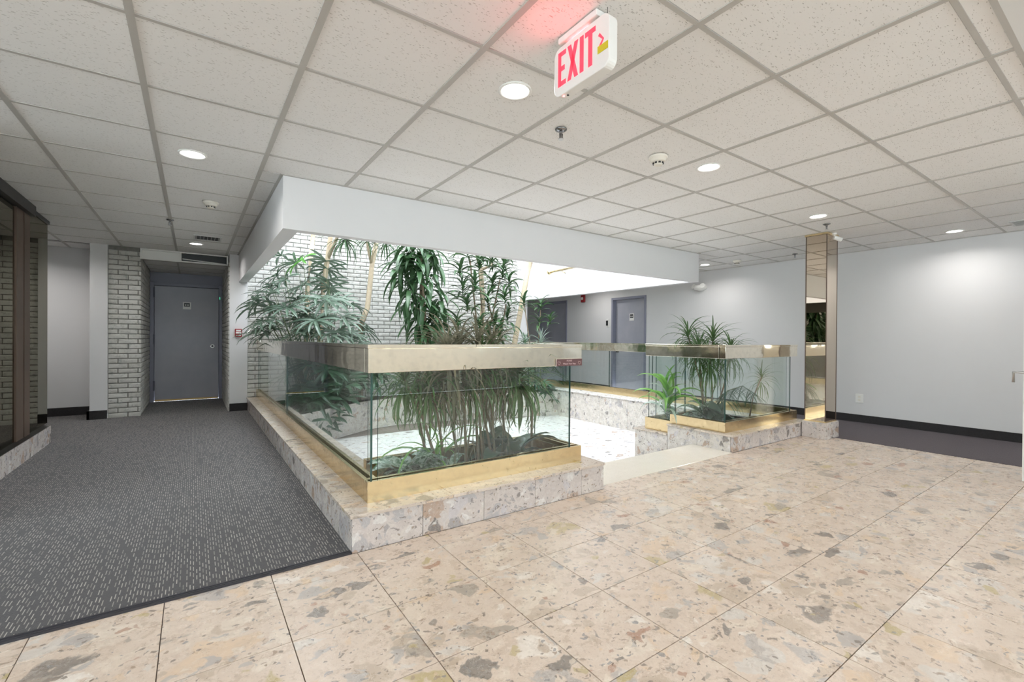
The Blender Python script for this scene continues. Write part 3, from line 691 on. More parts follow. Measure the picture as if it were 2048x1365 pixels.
# ------------------------------------------------------------------ display case at left
dc = wempty('display_window', (-1.3, 5, 0), 'dark reflective glazed enclosure with bronze mullions on a stone curb at far left', 'window')
curb_tiles(dc, (-1.225, 3.8), (-1.225, 6.68), 0, .182, 5, th=.03)
curb_tiles(dc, (-1.226, 6.68), (-1.42, 6.95), 0, .182, 1, th=.03)
obj('sill', B(-1.60, -1.228, 3.8, 6.66, .02, .184), M['blackmetal'], dc)
obj('sill', MB().prism([(-1.60, 6.66), (-1.23, 6.66), (-1.42, 6.92), (-1.60, 6.92)], .02, .184), M['blackmetal'], dc)
XG = -1.30
obj('glass_pane', B(XG-.006, XG+.006, 3.8, 5.79, .184, 2.25), M['darkglass'], dc); obj('glass_pane', B(XG-.006, XG+.006, 6.21, 6.90, .184, 2.33), M['darkglass'], dc)
obj('glass_pane', MB().prism([(XG-.006, 6.901), (XG+.006, 6.901), (-1.9, 7.4), (-1.912, 7.4)], .184, 2.33), M['darkglass'], dc)
obj('mullion', B(XG-.03, XG+.018, 5.80, 6.00, .184, 2.27), M['bronze'], dc); obj('mullion', B(XG-.03, XG+.018, 6.03, 6.20, .184, 2.27), M['bronze'], dc)
obj('gasket', B(XG-.03, XG+.004, 6.0, 6.03, .184, 2.27), M['blackmetal'], dc)
obj('header', MB().box(XG-.03, XG+.06, 3.8, 6.20, 2.26, 2.355).box(XG-.03, XG+.02, 6.20, 6.92, 2.32, 2.355), M['blackmetal'], dc)
obj('back_lining', MB().box(-2.6, -2.5, 3.7, 7.4, 0, 2.35).box(-2.5, -1.92, 7.3, 7.4, 0, 2.35).box(-2.5, XG-.05, 3.7, 3.8, 0, 2.35), M['dark'], dc)
# ------------------------------------------------------------------ downlights
lamp_spots = [(1.315, 1.878, 'recessed downlight in the tile left of the exit sign'), (-.01, 3.80, 'recessed downlight over the left carpet, nearest of two'),
    (3.03, 1.897, 'recessed downlight beside the larger smoke detector'), (5.098, 2.009, 'recessed downlight just in front of the mirrored column'),
    (7.009, 1.39, 'recessed downlight washing the right wall'), (.021, 7.42, 'recessed downlight in front of the alcove door beside the vent'),
    (6.906, 4.379, 'recessed downlight over the passage past the soffit end')]
added_spots = [(1.3, -.9), (3.0, -.9), (-1.0, -.9), (5.1, -.9), (7.0, -1.5), (-1.0, 1.0), (1.3, -2.8), (4.2, -2.8), (6.9, 7.2), (-2.1, 8.1), (-1.7, 7.7)]  # lamps added out of view for fill, last pair brightens the left back wall
lens_me = MB().lathe([(.068, .004), (.064, .0005), (.02, -.001)], 32).mesh('lens', M['lens'])
ring_me = MB().lathe([(.082, .004), (.084, -.002), (.079, -.0045), (.070, -.003), (.069, .004)], 32).mesh('trim_ring', M['white'], True)
ld = bpy.data.lights.new('downlight_glow', 'AREA'); ld.shape = 'DISK'; ld.size = .12; ld.spread = math.radians(155); ld.energy = LAMP; ld.color = (1, .975, .945)
for k, (x, y, lab) in enumerate(lamp_spots+[(a, b, 'unseen downlight added outside the frame for fill') for a, b in added_spots]):
    e = empty('downlight', (x, y, CZ+.001), lab, 'light', 'recessed ceiling downlights')
    link('trim_ring', ring_me, e); link('lens', lens_me, e)
    lo = bpy.data.objects.new('lamp', ld); COL.objects.link(lo); lo.parent = e; lo.location = (0, 0, -.006)
# ------------------------------------------------------------------ ceiling devices
def sprinkler(x, y, label):
    e = empty('sprinkler', (x, y, CZ), label, 'sprinkler', 'chrome pendent sprinklers')
    obj('escutcheon', MB().lathe([(.036, 0), (.034, -.006), (.020, -.012), (.012, -.013)], 20), M['chrome'], e, smooth=True)
    obj('body', MB().lathe([(.010, -.012), (.010, -.028), (.006, -.030), (.004, -.055)], 10).box(-.013, -.010, -.003, .003, -.055, -.026).box(.010, .013, -.003, .003, -.055, -.026), M['chrome'], e)
    obj('deflector', MB().lathe([(.004, -.055), (.017, -.057), (.017, -.060)], 12), M['steel'], e)
sprinkler(1.775, 2.06, 'chrome sprinkler head hanging beyond the exit sign'); sprinkler(-.21, 6.05, 'chrome sprinkler over the left carpet near the tee line')
sprinkler(5.50, 2.085, 'chrome sprinkler beside the top of the mirrored column'); sprinkler(7.03, 3.06, 'chrome sprinkler left of the column near the right wall')
def smoke(x, y, r, label):
    e = empty('smoke_detector', (x, y, CZ), label, 'smoke detector', 'ceiling smoke detectors')
    obj('mounting_ring', MB().lathe([(r, 0), (r, -.012), (r*.93, -.018)], 28), M['ivory'], e, smooth=False)
    obj('housing', MB().lathe([(r*.9, -.017), (r*.72, -.034), (r*.62, -.037)], 28), M['ivory'], e)
    obj('sensor_head', MB().lathe([(r*.48, -.036), (r*.48, -.052), (r*.40, -.058), (.004, -.060)], 20), M['ivory'], e)
    mb = MB()
    for k in range(8):
        a = k*PI/4+.2; c, s_ = math.cos(a)*r*.482, math.sin(a)*r*.482; mb.box(c-.006, c+.006, s_-.006, s_+.006, -.050, -.041)
    obj('sensor_slots', mb, M['black'], e)
smoke(2.575, 1.985, .062, 'round ivory smoke detector between the exit sign and a downlight'); smoke(.125, 5.04, .062, 'ivory smoke detector over the left carpet in front of the vent'); smoke(6.907, 3.84, .06, 'small smoke detector near the right wall past the soffit')
def vent(x0, x1, y0, y1, label):
    e = empty('ceiling_vent', ((x0+x1)/2, (y0+y1)/2, CZ), label, 'vent', 'ceiling vents'); a, b = (x1-x0)/2, (y1-y0)/2
    obj('vent_frame', MB().box(-a, a, -b, -b+.02, -.006, .004).box(-a, a, b-.02, b, -.006, .004).box(-a, -a+.02, -b+.02, b-.02, -.006, .004).box(a-.02, a, -b+.02, b-.02, -.006, .004), M['grille'], e)
    obj('dark_throat', B(-a+.02, a-.02, -b+.02, b-.02, .0, .0035), M['black'], e)
    n = 7
    me = MB().box(-.002, .002, -b+.02, b-.02, -.005, 0).mesh('slat', M['grille'])
    for k in range(n): link('slat', me, e, (-a+.03+(2*a-.06)*k/(n-1), 0, 0), (0, math.radians(25), 0))
vent(-.005, .285, 6.755, 7.05, 'slatted grey ceiling vent in front of the alcove'); vent(6.88, 7.18, .66, .96, 'slatted ceiling vent at the right edge near the right wall')
# cctv camera on column
cc = empty('security_camera', (6.03, 2.21, 2.335), 'white bullet security camera on the mirrored column top', 'camera')
obj('mount', MB().lathe([(.028, .024), (.028, .008), (.014, 0)], 16), M['white'], cc)
o = obj('body', MB().lathe([(.020, -.03), (.024, -.02), (.024, .055), (.021, .058)], 18, 'x'), M['white'], cc, loc=(.015, -.02, -.035), smooth=False); o.rotation_euler = (0, math.radians(22), math.radians(-40))
o2 = obj('lens_face', MB().lathe([(.020, .059), (.020, .062), (.010, .066)], 16, 'x'), M['black'], cc, loc=(.015, -.02, -.035)); o2.rotation_euler = o.rotation_euler
obj('arm', MB().tube([(0, 0, 0), (.008, -.01, -.02)], .008, 8), M['white'], cc)
# emergency light on right wall
el = empty('emergency_light', (7.53, 4.86, 2.10), 'white twin head emergency light on the right wall under the soffit end', 'light')
obj('housing', MB().lathe([(.0, .02), (.10, .01), (.12, -.02), (.11, -.06), (.03, -.085)], 20).box(-.0, .02, -.1, .1, -.02, .02), M['white'], el, smooth=True)
for s_ in (-.085, .085):
    o = obj('lamp_head', MB().lathe([(.03, -.03), (.04, 0), (.045, .02)], 16, 'x'), M['white'], el, loc=(-.07, s_, -.01)); o.rotation_euler = (0, math.radians(-20), math.radians(200 if s_ < 0 else 160))
# fire devices
fs = empty('fire_alarm', (7.53, 7.90, 2.08), 'red fire alarm strobe on the wall left of the grey door', 'alarm')
obj('case', B(-.03, .02, -.055, .055, -.085, .085), M['red'], fs, bevel=.006); obj('strobe_lens', B(-.045, -.03, -.03, .03, -.03, .03), M['white'], fs, bevel=.005)
ps = empty('pull_station', (.553, 8.045, 1.185), 'red and white fire pull station on the white pilaster', 'alarm')
obj('case', B(-.045, .045, -.03, .005, -.06, .06), M['red'], ps, bevel=.004); obj('pull_bar', B(-.035, .035, -.042, -.03, -.012, .012), M['white'], ps, bevel=.003)
obj('print_band', B(-.03, .03, -.0315, -.03, .025, .045), M['white'], ps); obj('print_band', B(-.03, .03, -.0315, -.03, -.045, -.03), M['white'], ps)
ro = empty('card_reader', (7.535, 7.13, 1.48), 'black and white card reader beside the grey door', 'card reader')
obj('back_plate', B(-.005, .015, -.035, .035, -.085, .085), M['white'], ro, bevel=.003); obj('reader', B(-.022, -.005, -.025, .025, -.05, .06), M['black'], ro, bevel=.003)
ou = empty('wall_outlet', (7.545, 2.44, .33), 'white outlet plate low on the right wall', 'outlet')
obj('cover_plate', B(-.006, .005, -.045, .045, -.06, .06), M['white'], ou, bevel=.002)
for z in (-.022, .022): obj('socket', B(-.008, -.006, -.015, .015, z-.013, z+.013), M['ivory'], ou)
# brass rod high in the well
a_, b_ = at(1103, 545, x=5.79), at(1150, 538, x=5.79)
rd = empty('brass_handrail', (5.79, a_.y, a_.z), 'brass tube with a ball end mounted high on the white shaft wall', 'handrail')
obj('tube', MB().tube([(-.03, 0, 0), (-.03, a_.y*-1+4.2, .05)], .024, 12), M['brassrod'], rd, smooth=True)
obj('ball_end', MB().lathe([(.048*math.sin(PI*k/12)+.0005, -.048*math.cos(PI*k/12)) for k in range(13)], 20, 'y', (-.03, .03, 0)), M['brassrod'], rd, smooth=True)
for yy_ in (-.35, -1.9): obj('bracket', MB().tube([(-.03, yy_, .0), (-.03, yy_, -.03), (.062, yy_, -.05)], .008, 8), M['brassrod'], rd, smooth=True)
# ------------------------------------------------------------------ exit sign (faces -x, arrow towards the camera side)
ex = empty('exit_sign', (1.262, 1.33, CZ), 'white ceiling hung exit sign with red letters, arrow and yellow sticker', 'sign')
def rr_poly(a, b, r, n=6):
    pts = []
    for cxx, cyy, s0 in ((a-r, b-r, 0), (-a+r, b-r, 90), (-a+r, -b+r, 180), (a-r, -b+r, 270)):
        for k in range(n+1):
            w = math.radians(s0+90*k/n); pts.append((cxx+r*math.cos(w), cyy+r*math.sin(w)))
    return pts
mb = MB(); poly = rr_poly(.155, .10, .035); n = len(poly)
mb.v = [(-.022, p, q) for p, q in poly]+[(.022, p, q) for p, q in poly]
mb.f = [list(range(n)), list(range(n, 2*n))[::-1]]+[[i, n+i, n+(i+1) % n, (i+1) % n] for i in range(n)]; mb.mi = [0]*len(mb.f)
obj('housing', mb, M['white'], ex, loc=(0, 0, -.132), bevel=.003)
obj('canopy', MB().box(-.032, .032, -.10, .12, -.024, 0).box(-.012, .012, -.06, .06, -.036, -.024), M['white'], ex, bevel=.003)
xf = -.0235
def letter(polys):
    mb = MB()
    for pl_ in polys:
        b = len(mb.v); n = len(pl_)
        mb.v += [(xf, -a, c) for a, c in pl_]+[(xf+.003, -a, c) for a, c in pl_]
        mb.f += [[b+i for i in range(n)], [b+n+i for i in range(n)][::-1]]+[[b+i, b+n+i, b+n+(i+1) % n, b+(i+1) % n] for i in range(n)]
    mb.mi = [0]*len(mb.f); return mb
hh = .070; z_ = -.125
def R_(a, b, c, d): return [(a, c), (b, c), (b, d), (a, d)]
XX = [(-.128, [R_(0, .018, -hh, hh), R_(.014, .047, hh-.019, hh), R_(.014, .040, -.010, .010), R_(.014, .047, -hh, -hh+.019)]),
      (-.068, [[(-.003, -hh), (.018, -hh), (.059, hh), (.038, hh)], [(.038, -hh), (.059, -hh), (.018, hh), (-.003, hh)]]),
      (.004, [R_(-.003, .018, -hh, hh)]),
      (.030, [R_(0, .056, hh-.019, hh), R_(.018, .039, -hh, hh-.019)]),
      (.100, [[(0, .022), (.008, .030), (.030, .0), (.022, 0)], [(.022, 0), (.030, 0), (.008, -.030), (0, -.022)]])]
for k, (ox, polys) in enumerate(XX):
    o = obj('letter' if k < 4 else 'arrow', letter([[(a+ox, c) for a, c in p] for p in polys]), M['exitred'], ex, loc=(0, 0, z_))
obj('yellow_sticker', B(xf-.0003, xf+.002, -.150, -.098, -.045, -.018), M['yellow'], ex, loc=(0, 0, z_))
obj('indicator', MB().lathe([(.005, -.004), (.004, 0)], 10, 'z', (-.012, .105, -.233)), M['rled'], ex); obj('test_button', MB().lathe([(.005, -.003), (.004, 0)], 10, 'z', (-.002, .09, -.233)), M['black'], ex)
obj('hook_wire', MB().tube([(.0, -.125, 0), (.0, -.125, -.02), (0, -.105, -.028), (0, -.10, -.03)], .0015, 5), M['black'], ex)
rlg = bpy.data.lights.new('exit_glow', 'AREA'); rlg.energy = .8; rlg.color = (1, .08, .10); rlg.shape = 'RECTANGLE'; rlg.size = .22; rlg.size_y = .12
ro_ = bpy.data.objects.new('glow_lamp', rlg); COL.objects.link(ro_); ro_.parent = ex; ro_.location = (-.027, .02, -.11); ro_.rotation_euler = (0, math.radians(100), 0)
# ------------------------------------------------------------------ plants
def strip(mb, p, az, el, L, w, droop, n=6, fold=.25, prof=None, twist=0., mi=0, power=1.3):
    """one blade: a folded strip that leaves p at azimuth az / elevation el and bends down"""
    p = Vector(p); b = len(mb.v); side = Vector((-math.sin(az), math.cos(az), 0)); h = Vector((math.cos(az), math.sin(az), 0))
    for i in range(n+1):
        t_ = i/n; e = el-droop*t_**power
        wd = w*(prof(t_) if prof else math.sin(PI*(.12+.88*t_)**.75)**.8 if t_ < 1 else 0)
        up = h*(-math.sin(e))+Vector((0, 0, math.cos(e)))
        s2 = side*math.cos(twist*t_)+up*math.sin(twist*t_)
        if i == n:
            mb.v.append(tuple(p)); break
        mb.v += [tuple(p-s2*wd/2+up*wd*fold), tuple(p), tuple(p+s2*wd/2+up*wd*fold)]
        p = p+(h*math.cos(e)+Vector((0, 0, math.sin(e))))*(L/n)
    for i in range(n-1):
        a = b+3*i; mb.f += [[a, a+1, a+4, a+3], [a+1, a+2, a+5, a+4]]; mb.mi += [mi, mi]
    a = b+3*(n-1); mb.f += [[a, a+1, a+3], [a+1, a+2, a+3]]; mb.mi += [mi, mi]
blade = lambda t_: max(.0, (1-t_**3)*(.55+.45*min(1, t_*6)))
lance = lambda t_: math.sin(PI*min(1, .08+.92*t_)**.8)**.7 if t_ < .999 else 0
ovate = lambda t_: (math.sin(PI*min(1., (.04+.96*t_))**.72))**.75 if t_ < .999 else 0
def fan_mesh(seed, R=.43, n=10, mat=None, spread=230, w=.042):
    r = random.Random(seed); mb = MB()
    for k in range(n):
        a = math.radians((k/(n-1)-.5)*spread+r.uniform(-5, 5)); L = R*(1-.18*abs(a)/math.radians(spread/2))*r.uniform(.88, 1.05)
        strip(mb, (0, 0, 0), a, math.radians(r.uniform(4, 22)), L, w*r.uniform(.8, 1.15), math.radians(r.uniform(25, 75)), 6, .18, lambda t_: (.35+.65*min(1, t_*3))*(1-max(0, t_-.55)**2*3.6) if t_ < .999 else 0, power=1.6)
    return mb.mesh('frond', mat or M['palm'])
def canes(parent, pts_list, rad, mat, name='cane', n=7):
    for pts in pts_list: obj(name, MB().tube([tuple(Vector(p)) for p in pts], [rad*(1-.25*i/(len(pts)-1)) for i in range(len(pts))], n), M[mat], parent, smooth=True)
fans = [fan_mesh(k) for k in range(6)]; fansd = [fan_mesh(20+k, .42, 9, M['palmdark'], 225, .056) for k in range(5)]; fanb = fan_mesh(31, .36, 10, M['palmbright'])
def lady_palm(root, spots, label, seed, sc=1., dark=False, bright=()):
    r = random.Random(seed)
    spots = list(spots)+[Vector(q)+Vector((r.uniform(-.16, .16), r.uniform(-.12, .12), r.uniform(-.14, .06))) for q in spots[1:]]
    e = wempty('lady_palm', root, label, 'plant'); R3 = Vector(root)
    for k, p in enumerate(spots):
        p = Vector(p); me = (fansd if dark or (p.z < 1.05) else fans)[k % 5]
        if k in bright: me = fanb
        out = (p-(R3+Vector((0, 0, max(.2, p.z*.7))))); az = math.atan2(out.y, out.x)+r.uniform(-.5, .5)
        # tilt so that the fan's face is seen from the room side
        o = link('frond', me, e, p, (math.radians(r.uniform(-8, 22)), math.radians(r.uniform(10, 50)), az)); o.scale = (sc*r.uniform(.8, 1.1),)*3
        b0 = R3+Vector((r.uniform(-.18, .18)+(p.x-R3.x)*.35, r.uniform(-.1, .1), 0)); md = b0.lerp(p, .6)+Vector((0, 0, .10))
        obj('petiole', MB().tube([b0, md, p], [.007, .005, .003], 5), M['greencane'], e)
    return e
sp = [at(u, v, y=yy_) for u, v, yy_ in [(563, 512, 7.4), (606, 520, 7.5), (652, 522, 7.6), (571, 560, 7.2), (546, 588, 6.9), (636, 600, 7.0), (680, 600, 7.1), (574, 616, 6.9), (551, 640, 6.8), (636, 646, 6.9),
     (684, 640, 7.1), (577, 676, 7.0), (690, 674, 7.2), (718, 684, 7.3), (535, 600, 7.3), (542, 652, 7.3), (610, 570, 7.4), (604, 640, 7.2), (655, 670, 7.0), (548, 622, 7.5), (556, 552, 7.5), (596, 600, 7.4), (655, 560, 7.6), (715, 640, 7.5), (620, 625, 7.2), (540, 668, 7.3), (665, 625, 7.4), (612, 664, 7.3), (590, 640, 7.5), (700, 610, 7.6)]]
lady_palm((1.75, 7.45, .085), sp, 'large lady palm with fan fronds painted with silvery highlights above the left brass rail', 3, 1.0, bright=(1,))
sp = [at(u, v, y=yy_) for u, v, yy_ in [(590, 745, 6.9), (620, 730, 7.1), (655, 740, 7.0), (700, 745, 7.2), (600, 780, 6.9), (635, 775, 7.0), (672, 785, 7.1), (716, 770, 7.3), (610, 815, 6.8), (645, 815, 6.9), (590, 835, 6.7), (625, 850, 6.8), (735, 745, 7.3), (660, 835, 7.0), (580, 800, 6.9), (690, 760, 7.0), (640, 800, 6.8), (745, 725, 7.4)]]
lady_palm((1.95, 7.40, .085), sp, 'dark lower lady palm clump spilling over the bed edge behind the left glass', 5, 1.12, dark=True)
sp = [at(u, v, y=yy_) for u, v, yy_ in [(1058, 740, 6.9), (1085, 735, 7.0), (1108, 740, 6.9), (1068, 765, 6.7), (1095, 770, 6.8), (1116, 765, 6.9), (1100, 720, 7.1), (1070, 715, 7.2), (1045, 760, 7.0), (1120, 790, 6.7), (1085, 785, 6.7), (1035, 735, 7.1), (1060, 700, 7.3), (1020, 750, 7.1)]]
lady_palm((5.15, 7.1, .085), sp, 'dark green lady palm at the right end of the planting bed', 8, .62, dark=True)
sp = [at(u, v, y=yy_) for u, v, yy_ in [(905, 745, 7.2), (940, 755, 7.1), (975, 745, 7.2), (995, 765, 7.1), (870, 760, 7.3), (790, 770, 7.4), (820, 750, 7.4), (925, 730, 7.3), (765, 750, 7.5)]]
lady_palm((3.8, 7.42, .085), sp, 'dark low fan palm in the middle of the planting bed', 9, .6, dark=True)
# rosettes
def rosette(n, L, w, mat, seed, el=(-10, 80), droop=(50, 110), fold=.25, prof=None, segs=6, up=0, name='leaf_rosette', stemh=.1):
    r = random.Random(seed); mb = MB()
    for k in range(n):
        f = k/max(1, n-1); e = math.radians(el[0]+(el[1]-el[0])*f+r.uniform(-8, 8)); dr = math.radians(r.uniform(*droop)*(1-.35*f))
        strip(mb, (0, 0, -stemh*(1-f)), k*2.39996+r.uniform(-.3, .3), e, L*r.uniform(.75, 1.1), w*r.uniform(.8, 1.15), dr, segs, fold, prof or blade)
    return mb.mesh(name, M[mat])
def leaf_variants(n, L, w, mat, seed, el, droop, prof, fold=.2, segs=8, power=1.3):
    r = random.Random(seed); out = []
    for k in range(n):
        mb = MB(); strip(mb, (0, 0, 0), 0, math.radians(r.uniform(*el)), L*r.uniform(.85, 1.1), w*r.uniform(.85, 1.1), math.radians(r.uniform(*droop)), segs, fold, prof, twist=r.uniform(-.5, .5), power=power)
        out.append(mb.mesh('leaf', M[mat], True))
    return out
def leafy_heads(e, heads, variants, per, seed, sc=1., hspan=.25, tiltr=15, gy=None, gl=.5):
    """each head is a stem tip; leaves are parts, spiralling down the tip"""
    r = random.Random(seed)
    for (p, d) in heads:
        p = Vector(p); d = Vector(d).normalized()
        for k in range(per):
            f = k/per; q = p-d*hspan*f
            az = k*2.39996+r.uniform(-.3, .3)
            o = link('leaf', variants[r.randrange(len(variants))], e, q, (0, math.radians(-35+55*f+r.uniform(-tiltr, tiltr)), az)); s_ = sc*r.uniform(.7, 1.1)
            if gy: s_ = min(s_, max(.2, ((q.y-gy[0]) if math.sin(az) < 0 else (gy[1]-q.y))/(gl*abs(math.sin(az))+.001)))
            o.scale = (s_,)*3
corn = leaf_variants(7, .52, .088, 'corn', 41, (-25, 20), (62, 95), lance, .16, power=.6)
cornb = leaf_variants(6, .30, .055, 'song', 43, (15, 50), (50, 100), lance, .25)
# tall corn plant with hanging straps (u 783-885)
e = wempty('corn_plant', (3.15, 7.35, .085), 'tall corn plant with a hanging column of broad strap leaves', 'plant')
hd = [(at(u, v, y=yy_), (0, 0, 1)) for u, v, yy_ in [(838, 478, 6.9), (812, 500, 6.9), (866, 505, 7.0), (838, 530, 6.8), (820, 565, 6.9), (852, 585, 6.9), (865, 625, 6.9), (838, 620, 7.0), (880, 590, 7.1)]]
hd += [(at(u, v, y=7.0), (0, 0, 1)) for u, v in ((800, 530), (826, 590), (862, 550), (850, 650), (878, 630), (870, 660), (835, 505), (858, 480), (815, 480))]
leafy_heads(e, hd, corn, 15, 4, .95, .28)
canes(e, [[(3.15, 7.35, .085), (3.12, 7.2, 1.2), (3.05, 7.0, 1.9), (3.0, 6.9, 2.75)], [(3.22, 7.35, .085), (3.25, 7.1, .9), at(850, 640, y=6.95), at(845, 560, y=6.9)]], .028, 'cane')
# dracaena thicket (u 905-1030)
e = wempty('dracaena', (4.2, 7.3, .085), 'dense thicket of glossy dracaena heads right of the corn plant', 'plant')
hd = [(at(u, v, y=yy_), (0, 0, 1)) for u, v, yy_ in [(935, 490, 7.0), (958, 520, 7.1), (985, 510, 7.0), (1005, 535, 7.1), (950, 560, 6.9), (975, 590, 7.0), (1010, 585, 6.9), (935, 600, 7.0), (960, 640, 6.9), (990, 640, 7.0), (1015, 625, 7.1), (915, 640, 7.0), (1000, 660, 6.9), (920, 530, 7.1), (925, 570, 7.0), (965, 500, 7.2), (1018, 555, 7.0), (985, 560, 7.1), (975, 660, 6.9), (1008, 510, 7.2)]]
leafy_heads(e, hd, leaf_variants(6, .38, .058, 'song', 47, (10, 50), (70, 115), lance, .2), 19, 6, 1., .24)
canes(e, [[(4.2+.08*k, 7.3, .085), at(955+12*k, 660, y=7.1), at(u, v, y=7.05)] for k, (u, v) in enumerate([(940, 520), (958, 545), (1000, 560), (975, 600), (1012, 610)])], .018, 'cane')
# small dracaena right (u 1040-1130)
e = wempty('dracaena', (5.3, 7.0, .085), 'slim dracaena with two leaf heads in front of the plum door', 'plant')
hd = [(at(1082, 608, y=6.9), (0, 0, 1)), (at(1078, 640, y=6.9), (0, 0, 1)), (at(1048, 600, y=7.0), (0, 0, 1)), (at(1100, 636, y=6.9), (0, 0, 1))]
leafy_heads(e, hd, cornb, 14, 8, .9, .14)
canes(e, [[(5.3, 7.0, .085), at(1076, 690, y=6.95), at(1082, 612, y=6.9)], [(5.25, 7.0, .085), at(1060, 690, y=6.95), at(1048, 605, y=7.0)]], .012, 'cane')
# pale spider head
e = wempty('spider_plant', at(1080, 690, y=6.85), 'pale striped spider plant just above the front brass rail', 'plant')
link('leaf_rosette', rosette(34, .30, .022, 'pale', 12, (0, 80), (40, 90)), e, at(1082, 680, y=6.85)); canes(e, [[at(1080, 770, y=6.9), at(1082, 682, y=6.85)]], .012, 'greencane')
e = wempty('spider_plant', at(1050, 690, y=6.9), 'blue green low plant left of the pale spider plant', 'plant')
link('leaf_rosette', rosette(36, .20, .03, 'varieg', 14, (0, 80), (30, 80), prof=lance), e, at(1050, 682, y=6.9)); canes(e, [[at(1050, 770, y=6.95), at(1050, 684, y=6.9)]], .012, 'greencane')
# tall bare trunks
def tree(root, pts, r0, label, crowns=(), branches=(), name='dracaena_tree'):
    e = wempty(name, root, label, 'tree')
    obj('trunk', MB().tube([tuple(p) for p in pts], [r0*(1-.25*i/(len(pts)-1)) for i in range(len(pts))], 10), M['trunk'], e, smooth=True)
    for b in branches: obj('branch', MB().tube([tuple(p) for p in b], [r0*.62, r0*.55, r0*.5][:len(b)] if len(b) <= 3 else r0*.5, 8), M['trunk'], e, smooth=True)
    for (p, L, n, sd) in crowns: link('leaf_rosette', rosette(n, L, .022, 'song', sd, (-40, 70), (60, 120)), e, p)
def ext(a, b, z): # continue the line a->b up to height z
    return a+(b-a)*((z-a.z)/(b.z-a.z))
g1 = [at(612, 690, y=7.75), at(615, 580, y=7.75), at(621, 520, y=7.75), at(626, 472, y=7.75)]; g1 = [Vector((g1[0].x, 7.7, .085))]+g1+[ext(g1[2], g1[3], 3.6)]
tree(g1[0], g1, .038, 'leftmost tall bare tan trunk behind the lady palm')
g2 = [at(640, 690, y=7.7), at(647, 571, y=7.7), at(655, 520, y=7.65), at(661, 474, y=7.6)]; g2 = [Vector((g2[0].x, 7.7, .085))]+g2+[ext(g2[2], g2[3], 3.6)]
tree(g2[0], g2, .044, 'second tall tan trunk with a drooping leaf crown under the soffit edge', [(at(690, 470, y=7.2), .48, 60, 71)], [[g2[3], at(680, 462, y=7.4), at(690, 468, y=7.2)]])
g3 = [at(722, 650, y=7.7), at(735, 615, y=7.7), at(741, 560, y=7.7), at(744, 530, y=7.7), at(752, 490, y=7.7)]; g3 = [Vector((g3[0].x, 7.7, .085))]+g3+[ext(g3[3], g3[4], 3.6)]
tree(g3[0], g3, .046, 'forked tan trunk in front of the open brick wall', [(at(735, 472, y=7.5), .36, 40, 72), (at(772, 478, y=7.3), .42, 44, 74)], [[g3[4], at(738, 505, y=7.65), at(732, 470, y=7.6)]])
g4 = [at(1029, 688, y=7.3), at(1036, 650, y=7.3), at(1047, 590, y=7.3), at(1055, 545, y=7.3), at(1061, 525, y=7.3)]; g4 = [Vector((g4[0].x-.1, 7.3, .085))]+g4+[ext(g4[3], g4[4], 2.5)]; g4.append(g4[-1]+Vector((-.1, 0, .9)))
tree(g4[0], g4, .058, 'thick leaning tan trunk against the white back wall')
g5 = [at(962, 680, y=7.5), at(966, 600, y=7.5), at(962, 540, y=7.5), at(952, 500, y=7.45)]; g5 = [Vector((g5[0].x, 7.5, .085))]+g5+[ext(g5[2], g5[3], 3.4)]
tree(g5[0], g5, .05, 'forked tan trunk rising through the dracaena thicket', (), [[g5[3], at(985, 530, y=7.4), at(975, 500, y=7.4)]])
# front planter: dragon trees with drooping thin blades
def dragon(root, heads, label, seed, mats=('thin', 'dry'), L=.46, n=70, w=.018, droop=(90, 150)):
    e = wempty('dragon_tree', root, label, 'plant'); r = random.Random(seed)
    for k, (p, m_) in enumerate(heads):
        p = Vector(p)
        link('leaf_rosette', rosette(n, L*r.uniform(.85, 1.1), w, m_, seed*10+k, (-50, 75), droop, segs=7, stemh=.12), e, p)
        b0 = Vector(root)+Vector((r.uniform(-.12, .12), r.uniform(-.06, .06), 0)); md = b0.lerp(p, .5)+Vector((r.uniform(-.05, .05), r.uniform(-.03, .03), .05))
        obj('cane', MB().tube([b0, md, p-Vector((0, 0, .02))], [.011, .009, .007], 6), M['cane'], e, smooth=True)
    return e
dragon((1.35, 2.83, .165), [(at(808, 752, y=2.85), 'thin'), (at(860, 765, y=2.82), 'thin'), (at(838, 735, y=2.9), 'thin')], 'dragon tree drooping green blades behind the left end of the front glass', 21, n=52, L=.34)
dragon((1.62, 2.80, .165), [(at(895, 700, y=2.82), 'dry'), (at(920, 690, y=2.86), 'dry'), (at(905, 735, y=2.8), 'dry'), (at(935, 745, y=2.84), 'thin'), (at(885, 760, y=2.86), 'dry')], 'dragon tree with a mass of dry hanging blades in the front planter centre', 22, n=62, L=.36)
dragon((1.80, 2.84, .165), [(at(955, 688, y=2.84), 'dry'), (at(985, 695, y=2.86), 'dry'), (at(965, 720, y=2.8), 'thin'), (at(990, 745, y=2.84), 'dry')], 'dragon tree of brown and green blades right of the dry mass', 23, n=58, L=.34)
dragon((2.02, 2.80, .165), [(at(1040, 748, y=2.8), 'thin'), (at(1018, 735, y=2.86), 'thin')], 'dragon tree with fresh green blades near the right end of the front glass', 24, n=64, L=.38, w=.022)
# tangle of dry stalks under them
e = wempty('dry_stalks', (1.62, 2.84, .165), 'bundle of thin dry stalks standing in the front planter', 'plant'); r = random.Random(5); mb = MB()
for k in range(38):
    x = 1.42+r.random()**1.0*.5; y = 2.70+r.random()*.25; h_ = r.uniform(.25, .75); mb.tube([(x, y, .165), (x+r.uniform(-.05, .05), y+r.uniform(-.03, .03), .165+h_*.5), (x+r.uniform(-.1, .1), y+r.uniform(-.05, .05), .165+h_)], [.0035, .003, .0015], 4)
o = obj('stalk', mb, M['dry'], e); o['kind'] = 'stuff'
